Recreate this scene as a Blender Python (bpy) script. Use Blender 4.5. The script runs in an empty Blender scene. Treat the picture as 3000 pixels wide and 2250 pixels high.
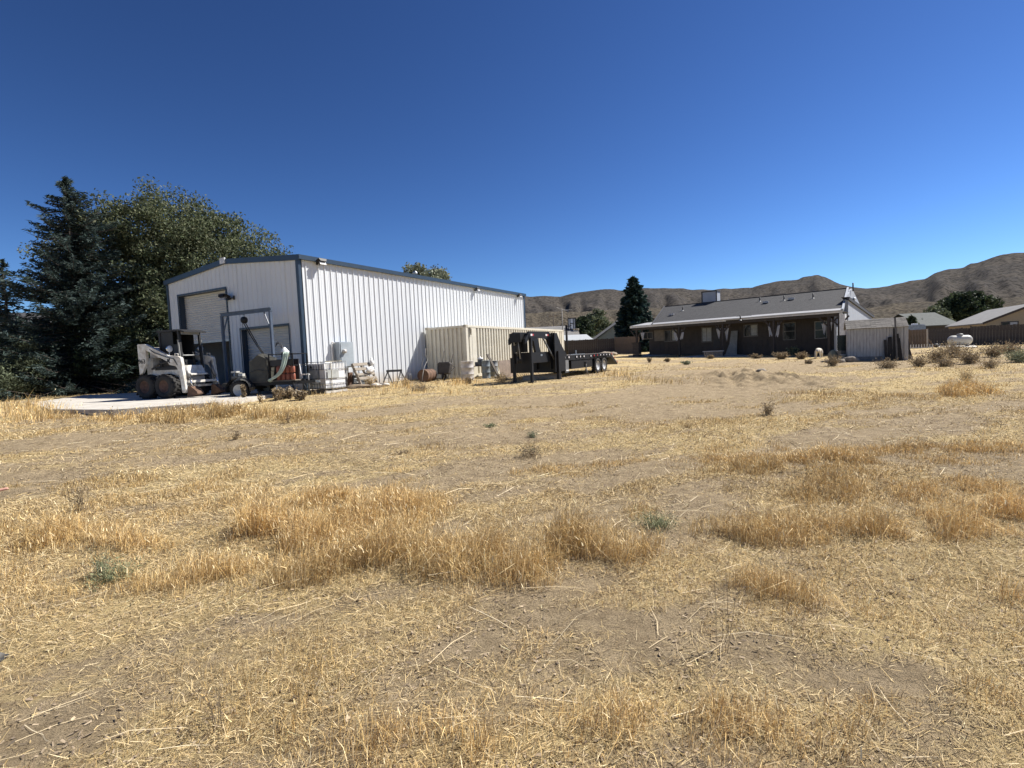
import bpy, math, random
import numpy as np
from mathutils import Vector, Matrix
random.seed(7); RNG = np.random.default_rng(7)
SC = bpy.context.scene
COL = SC.collection
R = math.radians

# ------------------------------------------------------------------ camera
F, PIT, ROL, CAMZ = 1490.0, 0.060, 0.044, 1.55          # focal length in photo pixels, pitch, roll, height
cp, sp, cr, sr = math.cos(PIT), math.sin(PIT), math.cos(ROL), math.sin(ROL)
FWD = Vector((0, cp, -sp)); RT0 = Vector((1, 0, 0)); UP0 = Vector((0, sp, cp))
RT = cr*RT0 - sr*UP0; UP = sr*RT0 + cr*UP0
CAM = Vector((0, 0, CAMZ))
cam = bpy.data.cameras.new('camera'); cam_o = bpy.data.objects.new('camera', cam); COL.objects.link(cam_o)
cam.sensor_width = 36; cam.lens = 36*F/3000; cam.clip_end = 12000; cam.clip_start = 0.05
cam_o.matrix_world = Matrix.Translation(CAM) @ Matrix((RT, UP, -FWD)).transposed().to_4x4()
SC.camera = cam_o
# ------------------------------------------------------------------ sky, sun, exposure
SUN_AZ, SUN_EL = R(20), R(48)         # azimuth counted from +x towards +y
w = bpy.data.worlds.new('World'); SC.world = w; w.use_nodes = True
nt = w.node_tree; nt.nodes.clear()
sky = nt.nodes.new('ShaderNodeTexSky'); sky.sky_type = 'NISHITA'; sky.sun_disc = False
sky.sun_elevation = SUN_EL; sky.sun_rotation = math.pi/2 - SUN_AZ
sky.altitude = 1500; sky.air_density = 1.0; sky.dust_density = 0.2; sky.ozone_density = 6.0
gam = nt.nodes.new('ShaderNodeGamma'); gam.inputs[1].default_value = 1.5     # the phone's deep, saturated blue, over the whole sky alike
bg = nt.nodes.new('ShaderNodeBackground'); bg.inputs[1].default_value = 0.05
wo = nt.nodes.new('ShaderNodeOutputWorld')
scl = nt.nodes.new('ShaderNodeVectorMath'); scl.operation = 'SCALE'; scl.inputs['Scale'].default_value = .67
nt.links.new(sky.outputs[0], scl.inputs[0]); nt.links.new(scl.outputs[0], gam.inputs[0]); nt.links.new(gam.outputs[0], bg.inputs[0]); nt.links.new(bg.outputs[0], wo.inputs[0])
sun = bpy.data.lights.new('sun', 'SUN'); sun.energy = 5.0; sun.angle = R(0.5); sun.color = (1, .955, .88)
sun_o = bpy.data.objects.new('sun', sun); COL.objects.link(sun_o)
sdir = Vector((math.cos(SUN_AZ)*math.cos(SUN_EL), math.sin(SUN_AZ)*math.cos(SUN_EL), math.sin(SUN_EL)))
sun_o.rotation_euler = (-sdir).to_track_quat('-Z', 'Y').to_euler(); sun_o.location = sdir*60
SC.view_settings.view_transform = 'Standard'; SC.view_settings.look = 'None'
SC.view_settings.exposure = 0.80; SC.view_settings.gamma = 1.0
SC.render.engine = 'CYCLES'; SC.cycles.max_bounces = 5; SC.cycles.transparent_max_bounces = 8
SC.cycles.use_denoising = True

# ------------------------------------------------------------------ photo pixel <-> place
def ray(px, py):
    return (FWD*F + RT*(px-1500) - UP*(py-1125)).normalized()
def at(px, py, Y):
    d = ray(px, py); return CAM + d*(Y/d.y)
def hz(px): return 1125 - F*math.tan(PIT) - math.tan(ROL)*(px-1500)
def proj(x, y, z):
    X, Y, Z = x, y, z-CAMZ
    d = Y*cp - Z*sp; u = Y*sp + Z*cp
    d = np.where(np.abs(d) < .05, .05, d)
    a = F*X/d; b = -F*u/d
    return 1500 + cr*a + sr*b, 1125 - sr*a + cr*b, d
def on_plane(px, py, P, N):
    d = ray(px, py); t = (Vector(P)-CAM).dot(N)/d.dot(N); return CAM + d*t

# ------------------------------------------------------------------ value noise and terrain
_perm = RNG.random((256, 256))
def vnoise(x, y):
    x = np.asarray(x, float); y = np.asarray(y, float)
    xi = np.floor(x).astype(int); yi = np.floor(y).astype(int); fx = x-xi; fy = y-yi
    fx = fx*fx*(3-2*fx); fy = fy*fy*(3-2*fy)
    a = _perm[xi & 255, yi & 255]; b = _perm[(xi+1) & 255, yi & 255]; c = _perm[xi & 255, (yi+1) & 255]; d = _perm[(xi+1) & 255, (yi+1) & 255]
    return (a*(1-fx)+b*fx)*(1-fy)+(c*(1-fx)+d*fx)*fy
def fbm(x, y, o=4):
    s = 0; a = .5; t = 0
    for i in range(o):
        s = s + a*vnoise(x*2**i+17*i, y*2**i+31*i); t += a; a *= .5
    return s/t
CTRL = [(0,0,0),(0,3,0),(-3,3,0),(3,3,0),(0,6,.02),(-5,6,.02),(5,6,.0),(0,10,.08),(-6,11,.14),(7,10,.03),(-12,12,.28),(14,12,.02),(20,16,.03),(-20,14,.36),
 (-12,19,.47),(-9,17,.40),(-6.6,18.2,.47),(-8,20.5,.5),(-14,22,.5),(-20,20,.47),(-26,25,.48),(-34,28,.5),(-2.1,24.7,.44),(-2,23,.40),(-5.5,22.5,.45),(1.9,21.5,.36),(5.5,28,.46),(3,36,.6),(-8,40,.7),
 (9,22,.25),(14,28,.33),(22.9,35.2,.57),(17,40,.75),(11,46,.93),(21,27,.06),(19.1,29.3,.22),(19.3,32,.42),(28,30,.25),(36,41,.6),(32,36,.45),(45,47,.45),(30,22,.08),(40,30,.2),(10,56,1.1),(-10,60,1.0),(40,65,.9),(70,60,.7),(-60,50,.7),(20,80,1.2),(-30,90,1.1),(80,100,1.1),(-80,20,.4),(60,10,.1),(0,-30,0),(-40,-20,0),(40,-20,0),(0,140,1.2)]
_C = np.array(CTRL)
def terrain0(x, y):
    x = np.asarray(x, float); y = np.asarray(y, float)
    sh = x.shape; x = x.ravel(); y = y.ravel(); out = np.empty_like(x)
    for s in range(0, len(x), 40000):
        dx = x[s:s+40000, None]-_C[None, :, 0]; dy = y[s:s+40000, None]-_C[None, :, 1]
        d2 = dx*dx+dy*dy
        sc = 5.0 + .06*np.hypot(x[s:s+40000], y[s:s+40000])[:, None]
        wt = np.exp(-d2/(2*sc*sc)) + 2e-4/(1+d2*.002)
        out[s:s+40000] = (wt*_C[None, :, 2]).sum(1)/wt.sum(1)
    return out.reshape(sh)
def terrain(x, y):
    x = np.asarray(x, float); y = np.asarray(y, float)
    z = terrain0(x, y)
    bump = (fbm(x*.55, y*.55, 3)-.5)*.12 + (fbm(x*2.3+9, y*2.3, 3)-.5)*.05
    # rough dug-over earth in the middle of the yard
    m = np.exp(-(((x-8.6)/1.9)**2+((y-18.2)/3.0)**2))
    z = z + bump*np.clip((34-np.abs(y))/20, .15, 1) + m*((fbm(x*1.6+3, y*1.6, 3)-.33)*.75 + (fbm(x*3.6, y*3.6, 2)-.5)*.5)
    return z
def gz(x, y): return float(terrain(np.array([x]), np.array([y]))[0])
def gpt(px, py):
    d = ray(px, py); t = 1.0; last = 0
    for i in range(4000):
        p = CAM + d*t
        if p.z < gz(p.x, p.y): break
        last = t; t *= 1.01
    for i in range(14):
        m = (last+t)/2; p = CAM + d*m
        if p.z < gz(p.x, p.y): t = m
        else: last = m
    return CAM + d*t

# ------------------------------------------------------------------ materials
MATS = {}
def mat(name, col, rough=.6, metal=0, var=.18, scale=4, bump=0, bscale=30, col2=None, coat=0, spec=.5, stretch=None, trans=0):
    if name in MATS: return MATS[name]
    m = bpy.data.materials.new(name); m.use_nodes = True; t = m.node_tree; N = t.nodes; L = t.links
    b = N['Principled BSDF']; b.inputs['Roughness'].default_value = rough; b.inputs['Metallic'].default_value = metal
    b.inputs['Specular IOR Level'].default_value = spec
    if coat: b.inputs['Coat Weight'].default_value = coat
    tc = N.new('ShaderNodeTexCoord'); src = tc.outputs['Object']
    if stretch:
        mp = N.new('ShaderNodeMapping'); mp.inputs['Scale'].default_value = stretch; L.new(src, mp.inputs[0]); src = mp.outputs[0]
    n = N.new('ShaderNodeTexNoise'); n.inputs['Scale'].default_value = scale; n.inputs['Detail'].default_value = 8; n.inputs['Roughness'].default_value = .65
    L.new(src, n.inputs['Vector'])
    rmp = N.new('ShaderNodeValToRGB'); L.new(n.outputs[0], rmp.inputs[0])
    c2 = col2 or tuple(c*(1-var*1.6) for c in col)
    rmp.color_ramp.elements[0].position = .34; rmp.color_ramp.elements[0].color = (*c2, 1)
    rmp.color_ramp.elements[1].position = .64; rmp.color_ramp.elements[1].color = (*[min(1, c*(1+var*.4)) for c in col], 1)
    L.new(rmp.outputs[0], b.inputs['Base Color'])
    if bump:
        n2 = N.new('ShaderNodeTexNoise'); n2.inputs['Scale'].default_value = bscale; n2.inputs['Detail'].default_value = 6; L.new(src, n2.inputs['Vector'])
        bm = N.new('ShaderNodeBump'); bm.inputs['Strength'].default_value = bump; bm.inputs['Distance'].default_value = .02
        L.new(n2.outputs[0], bm.inputs['Height']); L.new(bm.outputs[0], b.inputs['Normal'])
    if trans:
        b.inputs['Transmission Weight'].default_value = trans
    MATS[name] = m; return m
def tint_mat(name, rough=.8, transl=.0):
    m = bpy.data.materials.new(name); m.use_nodes = True; t = m.node_tree; N = t.nodes; L = t.links
    b = N['Principled BSDF']; b.inputs['Roughness'].default_value = rough; b.inputs['Specular IOR Level'].default_value = .25
    a = N.new('ShaderNodeAttribute'); a.attribute_name = 'tint'; L.new(a.outputs['Color'], b.inputs['Base Color'])
    if transl:
        tr = N.new('ShaderNodeBsdfTranslucent'); L.new(a.outputs['Color'], tr.inputs[0])
        mx = N.new('ShaderNodeMixShader'); mx.inputs[0].default_value = transl
        L.new(b.outputs[0], mx.inputs[1]); L.new(tr.outputs[0], mx.inputs[2]); L.new(mx.outputs[0], N['Material Output'].inputs[0])
    return m

# ------------------------------------------------------------------ object helpers
def tag(o, label=None, cat=None, group=None, kind=None):
    if label: o['label'] = label
    if cat: o['category'] = cat
    if group: o['group'] = group
    if kind: o['kind'] = kind
    return o
def thing(name, label, cat, loc=(0,0,0), rz=0, group=None):
    o = bpy.data.objects.new(name, None); COL.objects.link(o); o.location = loc; o.rotation_euler = (0, 0, rz)
    o.empty_display_size = .2
    return tag(o, label, cat, group)
class MB:
    def __init__(s): s.v = []; s.f = []; s.sm = []
    def add(s, vs, fs, smooth=False):
        k = len(s.v); s.v += [tuple(v) for v in vs]; s.f += [tuple(i+k for i in f) for f in fs]; s.sm += [smooth]*len(fs); return s
    def box(s, c, d, rz=0, M=None):
        x, y, z = d[0]/2, d[1]/2, d[2]/2
        vs = [Vector((a*x, b*y, e*z)) for e in (-1, 1) for b in (-1, 1) for a in (-1, 1)]
        if rz: vs = [Matrix.Rotation(rz, 3, 'Z') @ v for v in vs]
        if M is not None: vs = [M @ v for v in vs]
        vs = [v+Vector(c) for v in vs]
        return s.add(vs, [(0,2,3,1),(4,5,7,6),(0,1,5,4),(2,6,7,3),(0,4,6,2),(1,3,7,5)])
    def bx(s, a, b): return s.box([(p+q)/2 for p, q in zip(a, b)], [abs(q-p) for p, q in zip(a, b)])
    def bar(s, p, q, w, h=None, up=(0,0,1)):
        h = h or w; p = Vector(p); q = Vector(q); d = (q-p).normalized(); u = Vector(up)
        if abs(d.dot(u)) > .98: u = Vector((0, 1, 0))
        a = d.cross(u).normalized()*w/2; b = a.cross(d).normalized()*h/2
        vs = [e+i*a+j*b for e in (p, q) for i, j in ((-1,-1),(1,-1),(1,1),(-1,1))]
        return s.add(vs, [(0,1,2,3),(7,6,5,4),(0,4,5,1),(1,5,6,2),(2,6,7,3),(3,7,4,0)])
    def tube(s, path, r, n=8, caps=True):
        P = [Vector(p) for p in path]; rr = r if isinstance(r, (list, tuple)) else [r]*len(P)
        vs = []; prev = None
        for i, p in enumerate(P):
            d = (P[min(i+1, len(P)-1)]-P[max(i-1, 0)]).normalized()
            if prev is None: a = d.orthogonal().normalized()
            else: a = (prev-d*prev.dot(d)).normalized()
            prev = a; b = d.cross(a)
            vs += [p+(a*math.cos(t*2*math.pi/n)+b*math.sin(t*2*math.pi/n))*rr[i] for t in range(n)]
        fs = [(i*n+t, i*n+(t+1) % n, (i+1)*n+(t+1) % n, (i+1)*n+t) for i in range(len(P)-1) for t in range(n)]
        s.add(vs, fs, True)
        if caps:
            k = len(s.v)-len(vs); s.f.append(tuple(k+t for t in reversed(range(n)))); s.sm.append(False)
            s.f.append(tuple(k+(len(P)-1)*n+t for t in range(n))); s.sm.append(False)
        return s
    def lathe(s, prof, n=20, M=None, c=(0,0,0)):
        vs = []
        for r, z in prof:
            vs += [Vector((r*math.cos(2*math.pi*t/n), r*math.sin(2*math.pi*t/n), z)) for t in range(n)]
        if M is not None: vs = [M @ v for v in vs]
        vs = [v+Vector(c) for v in vs]
        fs = [(i*n+t, i*n+(t+1) % n, (i+1)*n+(t+1) % n, (i+1)*n+t) for i in range(len(prof)-1) for t in range(n)]
        return s.add(vs, fs, True)
    def prism(s, poly, o, ex, ey, ez, depth):
        o, ex, ey, ez = Vector(o), Vector(ex), Vector(ey), Vector(ez); n = len(poly)
        vs = [o+ex*a+ey*b for a, b in poly]+[o+ex*a+ey*b+ez*depth for a, b in poly]
        return s.add(vs, [tuple(range(n)), tuple(reversed(range(n, 2*n)))]+[(i, i+n, (i+1) % n+n, (i+1) % n) for i in range(n)])
    def quad(s, a, b, c, d): return s.add([a, b, c, d], [(0, 1, 2, 3)])
    def mesh(s, name, m):
        me = bpy.data.meshes.new(name); me.from_pydata(s.v, [], s.f); me.polygons.foreach_set('use_smooth', s.sm)
        if m: me.materials.append(m)
        bmfix(me); return me
    def build(s, name, m, parent=None, loc=None, rz=0, bev=0):
        o = bpy.data.objects.new(name, s.mesh(name, m)); COL.objects.link(o)
        if parent: o.parent = parent
        if loc is not None: o.location = loc
        if rz: o.rotation_euler = (0, 0, rz)
        if bev:
            b = o.modifiers.new('bevel', 'BEVEL'); b.width = bev; b.segments = 2; b.limit_method = 'ANGLE'
        return o
import bmesh
def bmfix(me):
    bm = bmesh.new(); bm.from_mesh(me); bmesh.ops.recalc_face_normals(bm, faces=bm.faces); bm.to_mesh(me); bm.free()
def npmesh(name, V, Fc, m, tint=None, parent=None, smooth=False):
    """V (n,3); Fc list of (k,3|4) index arrays"""
    me = bpy.data.meshes.new(name); V = np.asarray(V, np.float32)
    loops = np.concatenate([f.ravel() for f in Fc]).astype(np.int32)
    sizes = np.concatenate([np.full(len(f), f.shape[1]) for f in Fc]).astype(np.int32)
    st = np.concatenate([[0], np.cumsum(sizes)[:-1]]).astype(np.int32)
    me.vertices.add(len(V)); me.vertices.foreach_set('co', V.ravel())
    me.loops.add(len(loops)); me.loops.foreach_set('vertex_index', loops)
    me.polygons.add(len(sizes)); me.polygons.foreach_set('loop_start', st)
    if smooth: me.polygons.foreach_set('use_smooth', np.ones(len(sizes), bool))
    me.update(calc_edges=True)
    if tint is not None:
        at_ = me.attributes.new('tint', 'FLOAT_COLOR', 'POINT'); c = np.ones((len(V), 4), np.float32); c[:, :3] = tint; at_.data.foreach_set('color', c.ravel())
    me.materials.append(m)
    o = bpy.data.objects.new(name, me); COL.objects.link(o)
    if parent: o.parent = parent
    return o
def text_mesh(txt, size, name, m, parent, M, ext=.003):
    cu = bpy.data.curves.new('t', 'FONT'); cu.body = txt; cu.size = size; cu.extrude = ext; cu.align_x = 'CENTER'; cu.align_y = 'CENTER'; cu.offset = size*.02
    o = bpy.data.objects.new('t', cu); COL.objects.link(o); bpy.context.view_layer.update()
    me = bpy.data.meshes.new_from_object(o.evaluated_get(bpy.context.evaluated_depsgraph_get())); bpy.data.objects.remove(o); bpy.data.curves.remove(cu)
    me.transform(M); me.materials.clear(); me.materials.append(m)
    o = bpy.data.objects.new(name, me); COL.objects.link(o); o.parent = parent; return o

# ================================================================== GROUND
DS = 3000/2212
# areas of standing dry grass: centre, radii (pixels of the 2212-wide photo), height in metres, density
TALL = [(600,1150,150,30,.30,1),(740,1112,190,36,.22,.8),(870,1118,90,30,.2,.9),(1010,1222,420,40,.25,1),(1260,1190,120,38,.25,.9),(450,1240,240,42,.19,.85),(640,1240,180,38,.2,.9),
 (130,1155,150,36,.17,.6),(300,1170,120,30,.15,.5),(1720,1010,190,46,.14,.8),(1770,1072,150,52,.18,.9),(1690,1160,140,36,.2,.9),(1860,1155,75,26,.24,1),(1580,985,120,30,.1,.5),
 (2035,1140,85,28,.25,1),(2165,1112,70,26,.22,1),(2090,1060,150,34,.11,.7),(2060,970,180,26,.12,.6),(1660,1285,90,36,.2,.85),(1890,1305,75,36,.2,.85),(2060,1290,120,40,.18,.8),(2180,1340,60,44,.18,.8),
 (2080,850,60,14,.34,.9),(1500,1570,340,110,.11,.5),(690,1480,120,140,.11,.5),(560,1600,220,80,.13,.55),(1010,1625,210,60,.13,.5),(1860,1570,120,70,.1,.4),(640,1330,220,60,.08,.35),(2150,1490,90,90,.1,.5),
 (70,893,95,16,.36,1),(330,905,130,12,.25,.7),(480,898,180,13,.26,.8),(620,905,90,10,.2,.6),(1400,1110,60,20,.1,.3),(1150,970,70,16,.12,.3),(1500,915,120,12,.08,.35),(1780,850,120,8,.15,.4),
 (900,850,240,8,.18,.5),(1420,825,130,7,.2,.6),(860,838,50,6,.3,.8),(990,830,60,6,.25,.7),(1330,812,50,5,.3,.7),(1920,860,180,8,.12,.4),(2100,800,160,6,.15,.5)]
# bare earth: centre, radii, strength
BARE = [(1560,830,190,40,1),(1300,880,260,28,.8),(1950,985,350,30,1.0),(2150,1010,180,28,.9),(1500,880,330,26,.7),(1800,940,140,18,.7),(420,960,420,50,.55),(900,930,300,40,.5),(120,1050,180,30,.6),(560,1345,120,26,.7),(1290,1340,150,26,.8),
 (1750,790,300,14,.8),(1640,1400,110,40,.6),(2120,1330,90,30,.5),(120,1230,180,26,.5),(960,1140,60,20,.7),(1020,1400,90,26,.5),(1900,1470,160,40,.5),(120,1560,140,60,.4)]
def ell(u, v, L, k):
    out = np.zeros_like(u)
    for e in L:
        q = ((u-e[0])/e[2])**2+((v-e[1])/e[3])**2
        out = np.maximum(out, np.clip(1.35-q, 0, 1)*(e[k] if k is not None else 1))
    return out
def photo_uv(x, y, z):
    px, py, d = proj(x, y, z); return px/DS, py/DS, d
def straw_cover(x, y, z):
    u, v, d = photo_uv(x, y, z)
    a_ = x*.88+y*.47; b_ = -x*.47+y*.88
    n = fbm(a_*.28+5, b_*.95, 4); n2 = fbm(a_*1.1, b_*3.0+8, 3)
    c = .73 + (n-.5)*2.2 + (n2-.5)*1.5
    return np.clip(c - ell(u, v, BARE, 4)*.95 + ell(u, v, TALL, 5)*.5, 0, 1)
def axis(lo, hi, step, far, g=1.13):
    a = list(np.arange(lo, hi+1e-6, step)); s = step; p = lo; q = hi; L = []; Rr = []
    while p > -far: s *= g; p -= s; L.append(p)
    s = step
    while q < far: s *= g; q += s; Rr.append(q)
    return np.array(L[::-1]+a+Rr)
gx = axis(-14, 18, .125, 4000); gy = axis(-.5, 27, .125, 4000)
GX, GY = np.meshgrid(gx, gy)
GZ = terrain(GX, GY)
nx, ny = len(gx), len(gy); idx = np.arange(nx*ny).reshape(ny, nx)
quads = np.stack([idx[:-1, :-1], idx[:-1, 1:], idx[1:, 1:], idx[1:, :-1]], -1).reshape(-1, 4)
cov = straw_cover(GX, GY, GZ)
def ground_mat():
    m = bpy.data.materials.new('dirt and dry straw'); m.use_nodes = True; t = m.node_tree; N = t.nodes; L = t.links
    b = N['Principled BSDF']; b.inputs['Roughness'].default_value = .95; b.inputs['Specular IOR Level'].default_value = .1
    tc = N.new('ShaderNodeTexCoord'); at_ = N.new('ShaderNodeAttribute'); at_.attribute_name = 'tint'
    def noise(s, det=8, ro=.65, st=None):
        n = N.new('ShaderNodeTexNoise'); n.inputs['Scale'].default_value = s; n.inputs['Detail'].default_value = det; n.inputs['Roughness'].default_value = ro
        if st:
            mp = N.new('ShaderNodeMapping'); mp.inputs['Scale'].default_value = st; mp.inputs['Rotation'].default_value = (0, 0, .5); L.new(tc.outputs['Object'], mp.inputs[0]); L.new(mp.outputs[0], n.inputs[0])
        else: L.new(tc.outputs['Object'], n.inputs[0])
        return n
    def ramp(src, p0, c0, p1, c1):
        r = N.new('ShaderNodeValToRGB'); r.color_ramp.elements[0].position = p0; r.color_ramp.elements[0].color = (*c0, 1); r.color_ramp.elements[1].position = p1; r.color_ramp.elements[1].color = (*c1, 1); L.new(src, r.inputs[0]); return r
    dirt = ramp(noise(6).outputs[0], .3, (.27, .205, .125), .7, (.475, .37, .235))
    straw = ramp(noise(30, 6, .7, (1, .35, 1)).outputs[0], .32, (.36, .265, .13), .68, (.72, .57, .30))
    # how much straw lies here, broken up finely
    nb = noise(14, 6, .75); mth = N.new('ShaderNodeMath'); mth.operation = 'MULTIPLY_ADD'; L.new(nb.outputs[0], mth.inputs[0]); mth.inputs[1].default_value = 1.5; mth.inputs[2].default_value = -.95
    ad = N.new('ShaderNodeMath'); ad.operation = 'ADD'; ad.use_clamp = True; L.new(mth.outputs[0], ad.inputs[0]); L.new(at_.outputs['Fac'], ad.inputs[1])
    st = N.new('ShaderNodeMapRange'); st.inputs[1].default_value = .3; st.inputs[2].default_value = .75; L.new(ad.outputs[0], st.inputs[0])
    mx = N.new('ShaderNodeMix'); mx.data_type = 'RGBA'; L.new(st.outputs[0], mx.inputs[0]); L.new(dirt.outputs[0], mx.inputs[6]); L.new(straw.outputs[0], mx.inputs[7])
    L.new(mx.outputs[2], b.inputs['Base Color'])
    hb = noise(45, 6, .7); bm = N.new('ShaderNodeBump'); bm.inputs['Strength'].default_value = 1.0; bm.inputs['Distance'].default_value = .05; L.new(hb.outputs[0], bm.inputs['Height'])
    h2 = noise(4, 8, .7); b2 = N.new('ShaderNodeBump'); b2.inputs['Strength'].default_value = .6; b2.inputs['Distance'].default_value = .15; L.new(h2.outputs[0], b2.inputs['Height']); L.new(bm.outputs[0], b2.inputs['Normal'])
    L.new(b2.outputs[0], b.inputs['Normal'])
    return m
ground = npmesh('ground', np.stack([GX.ravel(), GY.ravel(), GZ.ravel()], 1), [quads], ground_mat(), np.repeat(cov.ravel()[:, None], 3, 1), smooth=True)
tag(ground, kind='structure')

# ------------------------------------------------------------------ dry grass and straw (nobody could count it)
def wedge(n, y0, y1, p=1.0):
    """points on the ground in front of the camera; density falls off with distance"""
    y = (y0**p + RNG.random(n)*(y1**p-y0**p))**(1/p); x = (RNG.random(n)*2-1)*(1.18*y+.6)
    return x, y
def blades(x, y, z, h, wd, yaw, lean, bend, col):
    n = len(x); d = np.stack([np.cos(yaw), np.sin(yaw)], 1); s = np.stack([-d[:, 1], d[:, 0]], 1)*(wd/2)[:, None]
    sy = RNG.random(n)*6.28; s = np.stack([np.cos(sy), np.sin(sy)], 1)*(wd/2)[:, None]
    b = np.stack([x, y, z], 1); V = np.zeros((n, 5, 3))
    mid = b.copy(); mid[:, :2] += d*(h*lean*.5)[:, None]; mid[:, 2] += h*.55
    tip = b.copy(); tip[:, :2] += d*(h*(lean+bend))[:, None]; tip[:, 2] += h*np.clip(1-.5*(lean+bend)**2, .05, 1)
    V[:, 0] = b; V[:, 1] = b; V[:, 2] = mid; V[:, 3] = mid; V[:, 4] = tip
    V[:, 0, :2] -= s; V[:, 1, :2] += s; V[:, 2, :2] -= s*.8; V[:, 3, :2] += s*.8
    o = np.arange(n)[:, None]*5
    return V.reshape(-1, 3), [o+np.array([[0, 1, 3, 2]]), o+np.array([[2, 3, 4]])], np.repeat(col, 5, 0)
def straws(x, y, z, ln, wd, yaw, tilt, col, bent=False):
    n = len(x); d = np.stack([np.cos(yaw)*np.cos(tilt), np.sin(yaw)*np.cos(tilt), np.sin(tilt)], 1)*(ln/2)[:, None]
    s = np.stack([-np.sin(yaw), np.cos(yaw), RNG.normal(0, .5, n)], 1); s /= np.linalg.norm(s, axis=1)[:, None]; s *= (wd/2)[:, None]
    c = np.stack([x, y, z+np.abs(d[:, 2])*.7+wd*.25+RNG.random(n)*.006], 1); bow = RNG.normal(0, .06, (n, 3))*ln[:, None]; bow[:, 2] = np.abs(bow[:, 2])*.5
    if not bent:
        V = np.stack([c-d-s, c-d+s, c+d+s*.7, c+d-s*.7], 1); o = np.arange(n)[:, None]*4
        return V.reshape(-1, 3), [o+np.array([[0, 1, 2, 3]])], np.repeat(col, 4, 0)
    V = np.stack([c-d-s, c-d+s, c+bow+s, c+bow-s, c+d+s*.6, c+d-s*.6], 1)
    o = np.arange(n)[:, None]*6
    return V.reshape(-1, 3), [o+np.array([[0, 1, 2, 3]]), o+np.array([[3, 2, 4, 5]])], np.repeat(col, 6, 0)
def pal(n, cols, jit=.14):
    c = np.array(cols)[RNG.integers(0, len(cols), n)]; return np.clip(c*(1+RNG.normal(0, jit, (n, 1))), .02, .95)
STRAW = [(.68,.54,.31),(.58,.45,.24),(.50,.38,.20),(.74,.61,.38),(.48,.36,.19),(.40,.29,.15),(.27,.195,.11),(.17,.125,.08),(.66,.49,.23)]
GOLD = [(.70,.50,.215),(.64,.44,.18),(.76,.58,.29),(.58,.40,.17),(.80,.64,.37),(.46,.32,.155),(.36,.25,.13)]
grass_m = tint_mat('dry grass', .85, .12)
# litter lying on the ground
parts = []
for n, y0, y1, p, lmin, lmax in ((460000,1.3,6,1.6,.005,.085),(190000,5,13,1.3,.02,.13),(105000,12,30,1.0,.04,.17)):
    x, y = wedge(n, y0, y1, p); z = terrain(x, y); c = straw_cover(x, y, z)*np.clip(.1+1.9*fbm(x*3.4, y*3.4+4, 3), .2, 1.4)
    k = RNG.random(n) < np.clip(c*1.1-.08, .05, 1); x, y, z = x[k], y[k], z[k]; n = len(x)
    wd = np.where(y > 12, .00048*y, np.maximum(.0016, .00062*y))*RNG.uniform(.5, 1.8, n)
    yaw = RNG.normal(.55, .8, n)+np.where(RNG.random(n) < .5, RNG.uniform(0, 3.14, n), 0)
    parts.append(straws(x, y, z, lmin+(lmax-lmin)*RNG.random(n)**2.3, wd, yaw, RNG.normal(0, .35, n), pal(n, STRAW, .2)))
# longer stalks thrown across the litter
n = 1100; x, y = wedge(n, 1.3, 10, 1.3); z = terrain(x, y)
parts.append(straws(x, y, z, RNG.uniform(.12, .5, n)*np.where(y < 2.5, .7, 1), np.maximum(.0030, .0008*y), RNG.normal(.6, .5, n), RNG.normal(0, .06, n), pal(n, [(.78,.66,.45),(.70,.57,.36),(.60,.48,.30)], .1), True))
# crumbs of earth and dead leaf
n = 30000; x, y = wedge(n, 1.3, 9, 1.5); z = terrain(x, y); k = fbm(x*2+70, y*2, 3) > .47; x, y, z = x[k], y[k], z[k]; n = len(x)
parts.append(straws(x, y, z, RNG.uniform(.008, .03, n), RNG.uniform(.004, .014, n)*np.maximum(1, y/5), RNG.uniform(0, 6.3, n), RNG.normal(0, .2, n), pal(n, [(.30,.235,.16),(.22,.17,.12),(.36,.28,.19),(.42,.33,.22)], .2)))
def join(parts):
    V = []; Q = []; T = []; C = []; o = 0
    for v, f, c in parts:
        V.append(v); C.append(c)
        for a in f: (Q if a.shape[1] == 4 else T).append(a+o)
        o += len(v)
    return np.concatenate(V), [np.concatenate(a) for a in (Q, T) if a], np.concatenate(C)
tag(npmesh('straw_litter', *join(parts)[:2], grass_m, join(parts)[2]), 'pale cut straw and dead stalks lying over the bare yard', 'straw', kind='stuff')
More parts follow.
